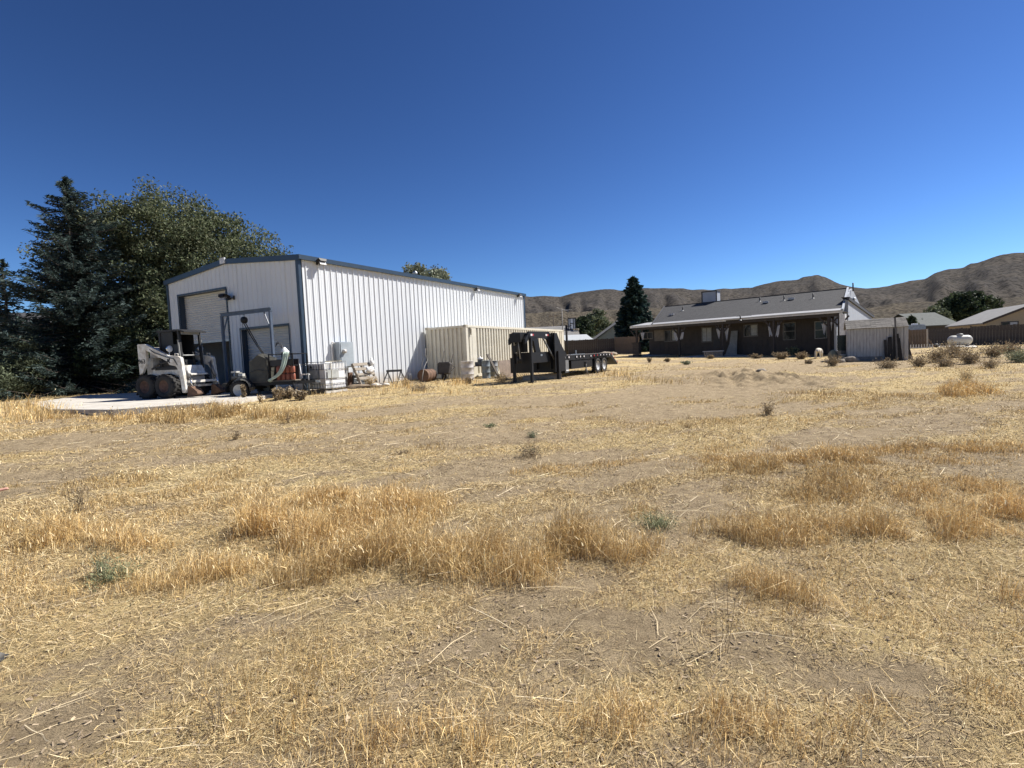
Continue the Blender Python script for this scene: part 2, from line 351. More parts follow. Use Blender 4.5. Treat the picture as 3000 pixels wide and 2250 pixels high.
# standing grass
parts = []
for n, y0, y1, p in ((560000,1.3,7,1.8),(400000,6,14,1.6),(260000,13,40,1.2)):
    x, y = wedge(n, y0, y1, p); z = terrain(x, y); u, v, d = photo_uv(x, y, z)
    h = np.zeros(n); dn = np.zeros(n); px_m = F/np.maximum(y, 1)/DS       # pixels per metre there
    u = u+(fbm(x*1.1+3, y*1.1, 3)-.5)*.8*px_m; v = v+(fbm(x*1.1, y*1.1+60, 3)-.5)*.22*px_m/np.maximum(y/4, 1)
    for e in TALL:
        q = np.clip(1.25-.72*np.sqrt(((u-e[0])/e[2])**2+((v-e[1])/e[3])**2)**1.5, 0, 1)**1.3
        m = q*e[5] > dn; dn = np.maximum(dn, q*e[5]); h = np.where(m, e[4]*((1.3 if e[0] < 1450 else .95) if e[4] > .13 else 1.0)*(.3+.7*q), h)
    cl = fbm(x*2.6, y*2.6, 3); cl2 = fbm(x*.9+40, y*.9, 3)
    out = (u < -60) | (u > 2270)                                   # the field goes on beside the picture
    dn = np.where(out, np.clip((cl2-.5)*4, 0, .8), dn); h = np.where(out, .18, h)
    dn = dn*np.clip((cl-.30)*3.6, .08, 1)*np.clip((fbm(x*6, y*6+9, 2)-.25)*2.6, np.where((u < 1450) & (v > 1060) & (v < 1300), .55, .25), 1)*np.where((u < 1450) & (v > 1060) & (v < 1300), 1.6, np.where(v > 1380, 1.7, 1))
    st = np.clip((cl2-.42)*3, 0, .4)*(straw_cover(x, y, z) > .45)   # thin short stubble elsewhere
    h = np.where(st > dn, .05+.05*cl, h); dn = np.maximum(dn, st*.55)
    k = RNG.random(n) < dn; x, y, z, h, cl = x[k], y[k], z[k], h[k], cl[k]; n = len(x)
    h = h*RNG.uniform(.35, 1.2, n)*np.clip(.2+1.6*cl, .4, 1.5)
    wd = np.maximum(.0022, .0007*y)*RNG.uniform(.7, 1.5, n)
    col = pal(n, GOLD)*(1+.5*(vnoise(x*.7, y*.7)-.5))[:, None]
    bl = blades(x, y, z-.01, h, wd, RNG.normal(.2, 1.4, n), np.abs(RNG.normal(.22, .3, n)), RNG.uniform(0, .7, n), col)
    parts.append(bl)
    tips = bl[0].reshape(-1, 5, 3)[:, 4]; k = (RNG.random(n) < .22) & (h > .1) & (y < 15); tips = tips[k]; n = len(tips)      # seed heads
    parts.append(straws(tips[:, 0], tips[:, 1], tips[:, 2]-.02, RNG.uniform(.02, .045, n), wd[k]*RNG.uniform(1.3, 2.1, n), RNG.uniform(0, 6.28, n), RNG.uniform(.5, 1.4, n), pal(n, [(.82,.68,.42),(.76,.58,.30),(.66,.47,.22)], .1)))
J = join(parts)
tag(npmesh('dry_grass', J[0], J[1], grass_m, J[2]), 'golden dry grass standing in clumps across the field', 'grass', kind='stuff')

# ================================================================== HILLS
SKY1 = [(-3000,860),(-1500,960),(-600,930),(300,930),(900,905),(1300,880),(1532,868),(1600,867),(1640,869),(1663,863),(1708,855),(1754,849),(1785,846),(1819,852),(1850,850),(1889,844),(1953,844),(2000,846),(2088,850),(2121,846),(2200,843),(2229,835),(2284,824),(2338,820),(2350,813),(2378,809),(2394,804),(2420,813),(2447,827),(2491,839),(2538,846),(2570,844),(2614,835),(2667,821),(2711,816),(2740,800),(2770,791),(2820,785),(2843,771),(2867,768),(2938,746),(2976,740),(3000,740),(3300,735),(3900,790),(5000,840),(8000,800)]
SKY2 = [(-3000,1050),(300,1010),(1200,935),(1532,918),(1620,914),(1700,912),(1800,907),(1900,902),(2000,905),(2300,915),(2480,912),(2560,900),(2620,888),(2700,882),(2780,886),(2850,892),(2930,880),(3000,868),(3300,850),(4200,880),(8000,880)]
def hill(name, skyp, r0, R0, jit, seed, mt, rock=0):
    az = []; el = []
    for px, py in skyp:
        d = ray(px, py); az.append(math.atan2(d.x, d.y)); el.append(d.z/math.hypot(d.x, d.y))
    A = np.linspace(az[0], az[-1], 700); E = np.interp(A, az, el)
    E = E + (fbm(A*60+seed, A*0+seed, 4)-.5)*jit
    S = np.concatenate([np.linspace(0, 1, 80), [1.06, 1.16, 1.3]])
    AA, SS = np.meshgrid(A, S); RR = r0+(R0-r0)*SS*(1+.0*AA); Xh = RR*np.sin(AA); Yh = RR*np.cos(AA)
    top = E*R0+CAMZ
    prof = np.where(SS <= 1, np.clip(SS, 0, 1)**1.35, np.clip(1-(SS-1)*2.2, .2, 1))
    H = prof*top[None, :]
    g = (1-np.abs(2*fbm(AA*26+seed+(SS*.7), SS*2.2+seed, 4)-1))
    H += -(g-.6)*.16*R0*.09*np.sin(np.pi*np.clip(SS, 0, 1))*1.6 + (fbm(Xh*.02+seed, Yh*.02, 4)-.5)*10*np.sin(np.pi*np.clip(SS, 0, 1))
    H[0] = -6
    n, m = H.shape; idx = np.arange(n*m).reshape(n, m)
    q = np.stack([idx[:-1, :-1], idx[:-1, 1:], idx[1:, 1:], idx[1:, :-1]], -1).reshape(-1, 4)
    o = npmesh(name, np.stack([Xh.ravel(), Yh.ravel(), H.ravel()], 1), [q], mt, smooth=True); return tag(o, kind='structure')
def hill_mat(name, base, dark, light, sc):
    m = bpy.data.materials.new(name); m.use_nodes = True; t = m.node_tree; N = t.nodes; L = t.links
    b = N['Principled BSDF']; b.inputs['Roughness'].default_value = 1; b.inputs['Specular IOR Level'].default_value = .05
    tc = N.new('ShaderNodeTexCoord')
    def nz(s, d=8, r=.65):
        n = N.new('ShaderNodeTexNoise'); n.inputs['Scale'].default_value = s; n.inputs['Detail'].default_value = d; n.inputs['Roughness'].default_value = r; L.new(tc.outputs['Object'], n.inputs[0]); return n
    def mixc(f, a, c):
        x = N.new('ShaderNodeMix'); x.data_type = 'RGBA'; L.new(f, x.inputs[0]); 
        for i, q in ((6, a), (7, c)):
            if isinstance(q, tuple): x.inputs[i].default_value = (*q, 1)
            else: L.new(q, x.inputs[i])
        return x.outputs[2]
    def rg(src, lo, hi):
        r = N.new('ShaderNodeMapRange'); r.inputs[1].default_value = lo; r.inputs[2].default_value = hi; L.new(src, r.inputs[0]); return r.outputs[0]
    c = mixc(rg(nz(sc*.18).outputs[0], .38, .62), base, light)
    v = N.new('ShaderNodeTexVoronoi'); v.inputs['Scale'].default_value = sc*2.6; L.new(tc.outputs['Object'], v.inputs[0])
    c = mixc(rg(v.outputs['Distance'], .62, .22), c, tuple(x*.38 for x in base))               # scattered brush
    c = mixc(rg(nz(sc*.5, 10, .72).outputs[0], .58, .68), c, dark)                            # rock and brush patches
    L.new(c, b.inputs['Base Color'])
    bm = N.new('ShaderNodeBump'); bm.inputs['Strength'].default_value = 1.0; bm.inputs['Distance'].default_value = 4.5; L.new(nz(sc*1.5, 10, .7).outputs[0], bm.inputs['Height']); L.new(bm.outputs[0], b.inputs['Normal'])
    return m
hill('hills', SKY1, 420, 1300, .004, 3.3, hill_mat('hillside', (.068,.062,.057), (.024,.023,.023), (.095,.083,.07), .06))
hill('foothills', SKY2, 170, 430, .006, 11.7, hill_mat('foothill', (.115,.10,.078), (.045,.04,.034), (.17,.142,.104), .16))

# ================================================================== STEEL SHOP
white_panel = mat('white wall panel', (.62,.64,.66), .45, 0, .04, 1.2, col2=(.59,.61,.63), stretch=(1,1,.15))
def add_dust(m, hgt=.55):
    t = m.node_tree; N = t.nodes; L = t.links; b = N['Principled BSDF']; src = b.inputs['Base Color'].links[0].from_socket
    tc = N.new('ShaderNodeTexCoord'); sx = N.new('ShaderNodeSeparateXYZ'); L.new(tc.outputs['Object'], sx.inputs[0])
    n = N.new('ShaderNodeTexNoise'); n.inputs['Scale'].default_value = 3.5; n.inputs['Detail'].default_value = 7; L.new(N['Object Info'].outputs['Location'] if 'Object Info' in N else tc.outputs['Generated'], n.inputs[0])
    mp = N.new('ShaderNodeMapRange'); mp.inputs[1].default_value = hgt; mp.inputs[2].default_value = -.1; mp.inputs[4].default_value = 1.3; L.new(sx.outputs['Z'], mp.inputs[0])
    mu = N.new('ShaderNodeMath'); mu.operation = 'MULTIPLY'; mu.use_clamp = True; L.new(mp.outputs[0], mu.inputs[0]); L.new(n.outputs[0], mu.inputs[1])
    mx = N.new('ShaderNodeMix'); mx.data_type = 'RGBA'; L.new(mu.outputs[0], mx.inputs[0]); L.new(src, mx.inputs[6]); mx.inputs[7].default_value = (.36,.28,.19,1); L.new(mx.outputs[2], b.inputs['Base Color'])
add_dust(white_panel)
blue_trim = mat('blue trim', (.024,.043,.07), .4, 0, .1)
roof_steel = mat('galvalume roof', (.42,.44,.46), .4, .6, .1)
concrete = mat('pale concrete', (.52,.49,.44), .9, 0, .15, 2.2, .3, 40, col2=(.38,.35,.30))
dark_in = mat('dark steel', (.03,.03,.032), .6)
black_paint = mat('black paint', (.012,.012,.013), .5, 0, .15, spec=.3)
galv = mat('galvanised steel', (.42,.44,.46), .35, .8, .12, 8)
grey_paint = mat('grey paint', (.33,.37,.40), .5, 0, .1)
glass = mat('dark glass', (.016,.018,.02), .12, 0, 0, spec=.22)
YAW = 1.061; SH = Vector((-7.945, 19.648, .47)); L_, W_, H_ = 18.45, 9.14, 5.10
shop = thing('metal_shop_building', 'long white ribbed metal workshop with blue trim and two roll-up doors', 'building', SH, YAW)
Ud = Vector((math.cos(YAW), math.sin(YAW), 0)); Nd = Vector((-math.sin(YAW), math.cos(YAW), 0))
def sloc(px, py, P=None, side=False):
    p = on_plane(px, py, SH, Nd if side else Ud)-SH; return (p.dot(Ud) if side else p.dot(Nd)), p.z
def ribprof(a, b, first):
    """outline of ribbed sheet between a and b: (distance, how far it stands proud)"""
    pts = [(a, 0)]; k = first
    while k < b+.2:
        for o, h in ((-.045, 0), (-.016, .036), (.016, .036), (.045, 0), (.105, 0), (.115, .006), (.135, .006), (.145, 0), (.195, 0), (.205, .006), (.225, .006), (.235, 0)):
            if a < k+o < b: pts.append((k+o, h))
        k += .305
    return pts+[(b, 0)]
def gable_top(t): return H_+.404*(1-abs(t-W_/2)/(W_/2))
pb = MB(); pr = ribprof(0, .915, .16)
for (a, h), (b, g) in zip(pr, pr[1:]): pb.quad((a, -h, 0), (b, -g, 0), (b, -g, H_), (a, -h, H_))
pm = pb.mesh('wall_panel', white_panel)
for k in range(20):
    o = bpy.data.objects.new('wall_panel', pm); COL.objects.link(o); o.parent = shop; o.location = (.16+.915*k, 0, 0)
L_ = .16+18.3
bigA = sloc(523, 869); bigB = sloc(662, 846); smA = sloc(706.5, 967); smB = sloc(847, 953)
DOORS = [(bigB[0], bigA[0], (bigA[1]+bigB[1])/2), (smB[0], smA[0], (smA[1]+smB[1])/2)]
for k in range(10):
    a, b = k*W_/10, (k+1)*W_/10; g = MB()
    P = sorted(set([a, b]+[q for q, h in ribprof(a, b, a+.1525)]+[d for D in DOORS for d in D[:2] if a < d < b]+([W_/2] if a < W_/2 < b else [])))
    hh = dict(ribprof(a, b, a+.1525))
    for p, q in zip(P, P[1:]):
        m = (p+q)/2; z0 = 0
        for D in DOORS:
            if D[0] < m < D[1]: z0 = D[2]
        g.quad((-hh.get(p, 0)*.8, p, z0), (-hh.get(q, 0)*.8, q, z0), (-hh.get(q, 0)*.8, q, gable_top(q)), (-hh.get(p, 0)*.8, p, gable_top(p)))
    g.build('gable_panel', white_panel, shop)
MB().bx((0, W_+.0, 0), (L_, W_+.06, H_)).build('back_wall', white_panel, shop)
MB().bx((L_, 0.02, 0), (L_+.06, W_, H_)).build('end_wall', white_panel, shop)
MB().bx((.02, .02, .0), (L_, W_, .035)).build('floor', concrete, shop)
for s in (0, 1):
    r = MB(); y0, y1 = (-.13, W_/2) if s == 0 else (W_/2, W_+.13)
    z0, z1 = (H_-.01, H_+.42) if s == 0 else (H_+.42, H_-.01)
    r.add([(-.06, y0, z0), (L_+.1, y0, z0), (L_+.1, y1, z1), (-.06, y1, z1), (-.06, y0, z0+.05), (L_+.1, y0, z0+.05), (L_+.1, y1, z1+.05), (-.06, y1, z1+.05)], [(0,3,2,1),(4,5,6,7),(0,1,5,4),(1,2,6,5),(2,3,7,6),(3,0,4,7)])
    for k in range(61): r.bar((.16+k*.305, y0, z0+.07), (.16+k*.305, y1, z1+.07), .05, .04)
    r.build('roof', roof_steel, shop)
MB().bx((-.08, -.165, H_-.09), (L_+.1, -.06, H_+.08)).bx((-.06, -.06, H_-.03), (L_+.08, 0, H_-.01)).build('eave_trim', blue_trim, shop)
MB().bx((-.05, -.05, 0), (.08, -.037, H_-.1)).bx((-.052, -.05, 0), (-.037, .10, H_-.02)).build('corner_trim', blue_trim, shop)
MB().bx((-.052, W_-.10, 0), (-.037, W_+.05, H_-.05)).build('corner_trim', blue_trim, shop)
MB().bx((L_-.12, -.05, 0), (L_+.08, -.04, H_-.05)).build('corner_trim', blue_trim, shop)
for s in (0, 1):
    y0 = -.14 if s == 0 else W_+.14
    MB().bar((-.07, y0, H_-.03), (-.07, W_/2, H_+.39), .06, .21).build('rake_trim', blue_trim, shop)
MB().box((-.11, W_/2, H_+.42), (.05, .34, .24)).build('ridge_cap', mat('white cap', (.7,.71,.72), .5), shop)
door_m = mat('roll-up door curtain', (.56,.56,.54), .5, 0, .06, 2, stretch=(1,1,3))
for i, (a, b, zt) in enumerate(DOORS):
    d = MB().bx((.0, a-.06, 0), (.26, a, zt+.0)).bx((0, b, 0), (.26, b+.06, zt)).bx((0.001, a-.06, zt), (.26, b+.06, zt+.07)).bx((-.045, b, 0), (-.03, b+.05, zt+.07)).bx((-.046, a-.05, 0), (-.031, a, zt+.07)).bx((-.047, a-.05, zt+.0), (-.032, b+.05, zt+.08)).build('door_frame', blue_trim, shop)
    zb = sloc(625, 1001)[1]+.02 if i == 0 else .04
    c = MB(); z = zb; p = .1; X = lambda z: .26+.014*math.cos(2*math.pi*z/p)
    n = int((zt-zb)/.0125); zz = [zb+(zt-zb)*k/n for k in range(n+1)]
    for z0, z1 in zip(zz, zz[1:]): c.quad((X(z0), a, z0), (X(z0), b, z0), (X(z1), b, z1), (X(z1), a, z1))
    for f in range(len(c.sm)): c.sm[f] = True
    dr = c.build('roll_up_door', door_m, shop)
    MB().bx((.235, a+.01, zb-.03), (.275, b-.01, zb+.05)).build('bottom_bar', mat('aluminium', (.5,.51,.5), .4, .5), dr)
def flood(name, x, y, z, rz, par, s=1.0, vis=True):
    f = MB().box((0, .03, 0), (.14*s, .06, .14*s)).bar((0, .04, 0), (0, -.12, -.03), .04)
    f.prism([(-.17*s, 0), (.17*s, 0), (.12*s, .13*s), (-.12*s, .13*s)], (0, -.1, .06), (1, 0, 0), (0, -.35, -.7), (0, -.85, .42), .18*s)
    o = f.build('floodlight', black_paint, par, (x, y, z), rz)
    MB().box((0, -.27, -.02), (.26*s, .01, .15*s), M=Matrix.Rotation(-.5, 3, 'X')).build('lens', mat('lamp glass', (.6,.6,.6), .2), o); return o
u, z = sloc(930, 771, side=True); flood('floodlight', u, -.03, z, 0, shop, 1.15)
u, z = sloc(1390, 850, side=True); flood('floodlight', u, -.03, z, 0, shop, .9)
u, z = sloc(1514, 868, side=True); flood('floodlight', u, -.03, z, 0, shop, 1.0)
t, z = sloc(680, 872); flood('floodlight', -.03, t+.2, z, -math.pi/2, shop, 1.3); flood('floodlight', -.03, t-.12, z-.02, -math.pi/2-.6, shop, 1.2)
# stove pipe through the roof
q = at(1216, 800, 33.5)-SH; qx, qy = q.dot(Ud), q.dot(Nd); zr = H_+.42*(1-abs(qy-W_/2)/(W_/2))
p = MB().tube([(qx, qy, zr-.1), (qx, qy, q.z+.1)], .11, 14); p.lathe([(.0, .42), (.16, .3), (.16, .2), (.12, .2)], 14, c=(qx, qy, q.z-.25)); p.build('flue_pipe', galv, shop)
# electric cabinet on the long wall
u0, z1 = sloc(975, 1003, side=True); u1, _ = sloc(1016, 1003, side=True); _, z0 = sloc(985, 1078, side=True)
cab = MB().bx((u0, -.36, z0), (u1, -.04, z1)).build('electrical_cabinet', grey_paint, shop); cab['label'] = 'grey electrical cabinet on the long wall'
MB().bx((u0+.05, -.385, z0+.05), (u1-.05, -.362, z1-.05)).build('cabinet_door', grey_paint, cab)
MB().lathe([(0, .1), (.085, .1), (.09, 0), (.09, -.06)], 16, Matrix.Rotation(R(90), 3, 'X'), (u0+.2, -.38, (z0+z1)/2+.15)).build('meter', mat('meter glass', (.5,.48,.45), .15), cab)
MB().tube([(u0-.15, -.08, 0), (u0-.15, -.08, z1-.05), (u0-.1, -.09, z1+.02), (u0+.05, -.1, z1-.08)], .03, 8).build('conduit', mat('white pipe', (.75,.75,.74), .5), cab)
# a few dark things just inside the open door
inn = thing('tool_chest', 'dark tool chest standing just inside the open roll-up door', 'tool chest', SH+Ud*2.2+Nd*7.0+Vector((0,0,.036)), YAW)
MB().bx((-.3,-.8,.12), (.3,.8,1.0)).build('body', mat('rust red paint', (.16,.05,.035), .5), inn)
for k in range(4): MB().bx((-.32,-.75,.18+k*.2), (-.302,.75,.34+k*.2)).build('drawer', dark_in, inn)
sf = thing('added_dark_shelving', 'dark shelving added across the open doorway to blacken its inside', 'shelving', SH+Ud*3.2+Nd*6.3+Vector((0,0,.036)), YAW)  # shelving, boxes and back panel are added to make the doorway look black
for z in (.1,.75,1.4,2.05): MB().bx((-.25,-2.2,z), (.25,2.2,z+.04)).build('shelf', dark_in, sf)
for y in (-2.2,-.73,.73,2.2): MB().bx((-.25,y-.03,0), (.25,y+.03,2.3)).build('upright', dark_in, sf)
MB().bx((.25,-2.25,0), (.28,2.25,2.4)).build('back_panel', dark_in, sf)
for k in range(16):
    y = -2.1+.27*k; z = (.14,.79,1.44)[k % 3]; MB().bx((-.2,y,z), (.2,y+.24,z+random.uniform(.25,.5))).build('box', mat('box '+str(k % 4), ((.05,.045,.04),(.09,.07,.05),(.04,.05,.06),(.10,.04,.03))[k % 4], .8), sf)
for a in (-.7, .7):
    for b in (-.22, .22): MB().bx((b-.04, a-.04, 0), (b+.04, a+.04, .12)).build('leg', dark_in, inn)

# ================================================================== CONCRETE APRON in front of the doors
def slab(name, P, h, m, dz=.05):
    top = [(p.x, p.y, gz(p.x, p.y)+dz) for p in P]; n = len(top)
    b = MB().add(top+[(x, y, z-h) for x, y, z in top], [tuple(range(n))]+[(i, i+n, (i+1) % n+n, (i+1) % n) for i in range(n)])
    return tag(b.build(name, m), kind='structure')
def plane_slab(name, P, z, h, m):
    n = len(P); b = MB().add([(x, y, z) for x, y in P]+[(x, y, z-h) for x, y in P], [tuple(range(n))]+[(i, i+n, (i+1) % n+n, (i+1) % n) for i in range(n)])
    return tag(b.build(name, m), kind='structure')
A = SH-Ud*.03; 
def sp_(u, t): p = SH+Ud*u+Nd*t; return (p.x, p.y)
APZ = .50
fl = [at(115, 1183, 0) if False else None]
def onz(px, py, z): d = ray(px, py); t = (z-CAMZ)/d.z; p = CAM+d*t; return (p.x, p.y)
plane_slab('concrete_apron', [onz(880, 1144, APZ), sp_(-.03, .2), sp_(-.03, W_-.1), onz(395, 1151, APZ), onz(250, 1157, APZ), onz(90, 1180, APZ), onz(150, 1199, APZ), onz(330, 1200, APZ), onz(640, 1178, APZ)], APZ, .25, concrete)

# ================================================================== SKID STEER LOADER
ww = mat('white machine paint', (.68,.67,.63), .5, 0, .15, 5, col2=(.42,.37,.30))
tyre_m = mat('tyre rubber', (.028,.026,.025), .85, 0, .25, 9, .3, 40, col2=(.018,.017,.016))
rim_rust = mat('dull orange rim', (.13,.075,.058), .85, 0, .3, 10)
chrome = mat('chrome', (.75,.75,.75), .12, 1, .03)
cab_black = mat('black cab', (.015,.015,.016), .6)
rust = mat('rusty steel', (.145,.08,.05), .85, 0, .35, 9, .3, 40, col2=(.075,.045,.03))
def wheel(par, x, y, z, r, w, rimm, lugs=18, out=-1, rr=.52):
    t = MB(); X90 = Matrix.Rotation(R(90), 3, 'X')
    t.lathe([(r*rr, -w/2), (r*.8, -w/2-.01), (r*.95, -w/2+.02), (r*.97, -w*.3), (r*.97, w*.3), (r*.95, w/2-.02), (r*.8, w/2+.01), (r*rr, w/2), (r*rr, -w/2)], 28, X90, (x, y, z))
    for k in range(lugs):
        for s in (-1, 1):
            a = 2*math.pi*(k+(.5 if s > 0 else 0))/lugs; c = Vector((math.cos(a), 0, math.sin(a)))
            t.bar(Vector((x, y, z))+c*r*.985+Vector((0, s*w*.06, 0)), Vector((x, y, z))+Vector((math.cos(a-.13), 0, math.sin(a-.13)))*r*.965+Vector((0, s*w*.52, 0)), r*.1, r*.09, up=c)
    ty = t.build('tyre', tyre_m, par)
    m = MB().lathe([(0, out*w*.12), (r*.16, out*w*.14), (r*.2, out*w*.2), (r*.36, out*w*.16), (r*.46, out*w*.36), (r*rr, out*w*.44)], 24, X90.inverted() if False else X90, (x, y, z))
    m.v = [(a, 2*y-b, c) for a, b, c in m.v] if True else m.v
    for k in range(6):
        a = k*math.pi/3; m.box((x+math.cos(a)*r*.27, y+out*w*.2, z+math.sin(a)*r*.27), (r*.06, w*.06, r*.06))
    ri = m.build('rim', rimm, ty)
    return ty
sk = thing('skid_steer_loader', 'white skid steer loader with black cab parked on the concrete apron', 'loader', (-13.1, 18.9, APZ), R(-15))
def wheelset(par): 
    for x in (.30, 1.16):
        for y in (-.66, .66): wheel(par, x, y, .43, .43, .34, rim_rust, out=-1 if y < 0 else 1)
wheelset(sk)
b = MB().bx((.12,-.47,.42), (1.62,.47,.80)); b.prism([(.30,.80),(1.62,.80),(1.62,1.06),(.62,1.08),(.40,1.02)], (0,-.52,0), (1,0,0), (0,0,1), (0,1,0), 1.04)
b.bx((.02,-.44,.55), (.3,.44,1.45)); b.prism([(.1,1.45),(.8,1.45),(.8,1.62),(.15,1.85)], (0,-.36,0), (1,0,0), (0,0,1), (0,1,0), .72)
body = b.build('body', ww, sk, bev=.015)
MB().bx((.0,-.40,.7), (.019,.40,1.3)).build('rear_grille', cab_black, body)
MB().bx((.5,-.525,1.0), (1.5,-.521,1.10)).bx((.62,-.44,1.09), (1.3,.44,1.35)).build('engine_bay', cab_black, body)
for s in (-1, 1):
    tw = MB().prism([(0,.86),(.13,.92),(.34,1.25),(.37,1.50),(.35,1.95),(0,1.95)], (0, s*.62 if s > 0 else -.72, 0), (1,0,0), (0,0,1), (0,1,0), .10).build('tower', ww, sk, bev=.01)
    text_mesh('963', .21, 'number', cab_black, tw, Matrix.Translation((.165, -.724 if s < 0 else .724, 1.33)) @ Matrix.Rotation(math.pi if s > 0 else 0, 4, 'Z') @ Matrix.Rotation(R(90), 4, 'X'))
    y0 = -.735 if s < 0 else .615
    ar = MB().prism([(.33,1.78),(.36,1.95),(1.38,1.50),(1.78,1.46),(1.90,1.40),(2.02,.30),(1.98,.18),(1.86,.18),(1.78,.95),(1.66,1.12),(1.38,1.18),(1.30,1.30),(.40,1.72)], (0, y0, 0), (1,0,0), (0,0,1), (0,1,0), .12).build('lift_arm', ww, sk, bev=.012)
    if s < 0:
        MB().prism([(1.29,1.27),(1.33,1.40),(1.37,1.36),(1.42,1.42),(1.45,1.37),(1.41,1.31),(1.45,1.25),(1.38,1.24),(1.36,1.29),(1.32,1.24)], (0, y0-.004, 0), (1,0,0), (0,0,1), (0,1,0), .004).build('emblem', cab_black, ar)
    MB().tube([(1.60, s*.675, 1.47), (1.60, s*.675, 1.56), (1.74, s*.675, 1.55), (1.74, s*.675, 1.46)], .016, 6).build('grab_handle', ww, ar)
    cy = MB().tube([(1.80, s*.56, 1.22), (2.02, s*.56, .72)], .045, 10); c1 = cy.build('hydraulic_cylinder', mat('grey cylinder', (.22,.21,.2), .5), sk)
    MB().tube([(2.015, s*.56, .73), (2.16, s*.56, .38)], .024, 8).build('piston_rod', chrome, c1)
    MB().tube([(.45, s*.6, 1.05), (.8, s*.6, 1.25), (1.2, s*.6, 1.28)], .035, 8).build('lift_cylinder', dark_in, sk)
    hl = MB().lathe([(0,-.075),(.06,-.07),(.105,-.035),(.12,.02),(.115,.03)], 20, Matrix.Rotation(R(90), 3, 'Y'), (1.34, s*.64, 1.74)).tube([(1.33, s*.64, 1.62), (1.31, s*.62, 1.48)], .015, 6).build('headlight', chrome, sk)
    MB().lathe([(.113,.028),(.07,.05),(0,.058)], 20, Matrix.Rotation(R(90), 3, 'Y'), (1.34, s*.64, 1.74)).build('lens', mat('headlight lens', (.55,.56,.58), .08), hl)
for s in (-1, 1):
    MB().tube([(.38, s*.70, 1.86), (.8, s*.76, 1.62), (1.35, s*.76, 1.44), (1.62, s*.755, 1.38), (1.75, s*.74, 1.15)], .013, 6).build('hydraulic_hose', cab_black, sk)
    MB().tube([(1.80, s*.6, 1.2), (1.92, s*.52, 1.3), (1.9, s*.5, .95), (2.05, s*.5, .6)], .012, 6).build('hydraulic_hose', cab_black, sk)
MB().bx((1.663,-.28,1.02), (1.668,-.06,1.07)).bx((1.663,.12,1.05), (1.668,.28,1.08)).build('decal', mat('grey decal', (.3,.3,.3), .6), sk)
# cab: four posts, roof with front visor, mesh sides, seat, bars
c = MB()
for x0, x1 in ((.72, .72), (1.62, 1.56)):
    for s in (-1, 1): c.bar((x0, s*.42, 1.02), (x1, s*.42, 2.36), .07)
c.prism([(.62,2.34),(1.60,2.36),(1.86,2.30),(1.86,2.34),(1.60,2.42),(.62,2.42)], (0,-.47,0), (1,0,0), (0,0,1), (0,1,0), .94)
cabo = c.build('cab', cab_black, sk)
for s in (-1, 1):
    MB().bx((.74, s*.43-.004, 1.15), (1.3, s*.43+.004, 2.34)).build('side_screen', cab_black, cabo)
    MB().bar((1.62, s*.46, 1.1), (1.57, s*.46, 2.05), .05, .06).build('cab_post', mat('worn grey paint', (.25,.25,.24), .6), cabo)
MB().bx((.70,-.4,1.35), (.72,.4,2.34)).build('rear_window', glass, cabo)
MB().bx((.86,-.24,1.2), (1.28,.24,1.32)).prism([(.84,1.3),(.98,1.3),(.92,1.92),(.82,1.92)], (0,-.24,0), (1,0,0), (0,0,1), (0,1,0), .48).build('seat', mat('grey seat vinyl', (.12,.12,.12), .6), cabo)
MB().tube([(1.25,-.38,1.45),(1.5,-.38,1.5),(1.5,.38,1.5),(1.25,.38,1.45)], .022, 8).build('seat_bar', mat('pale seat bar', (.4,.4,.38), .5), cabo)
for s in (-1, 1): MB().tube([(1.48, s*.2, 1.05), (1.46, s*.22, 1.55), (1.42, s*.22, 1.62)], .016, 6).build('control_lever', dark_in, cabo)
MB().bx((1.585,-.37,2.24), (1.625,.37,2.33)).build('work_lights', mat('lamp bar', (.35,.35,.34), .3), cabo)
# front of the machine
MB().prism([(1.62,1.14),(1.66,1.14),(1.78,.86),(1.90,.84),(1.90,.78),(1.62,.76)], (0,-.36,0), (1,0,0), (0,0,1), (0,1,0), .72).build('front_door', ww, sk, bev=.01)
MB().bx((1.64,-.30,.44), (1.80,.30,.74)).build('lower_front', mat('dusty paint', (.36,.33,.29), .8), sk)
MB().bx((1.70,-.5,.36), (1.9,.5,.43)).bx((1.96,-.62,.52), (2.06,.62,.60)).build('cross_tube', ww, sk)
for s in (-1, 1):
    MB().prism([(1.96,.02),(2.10,.02),(2.42,.13),(2.38,.22),(2.14,.40),(2.02,.40)], (0, s*.5-.14, 0), (1,0,0), (0,0,1), (0,1,0), .28).build('attachment_plate', rust, sk)
MB().bar((-.02, -.2, .3), (-.62, -.28, .28), .05).bar((-.45, -.26, .28), (-.45, -.26, .0), .04).bar((-.62,-.28,.28), (-.75,-.28,.12), .05).build('rear_hitch_bar', rust, sk)

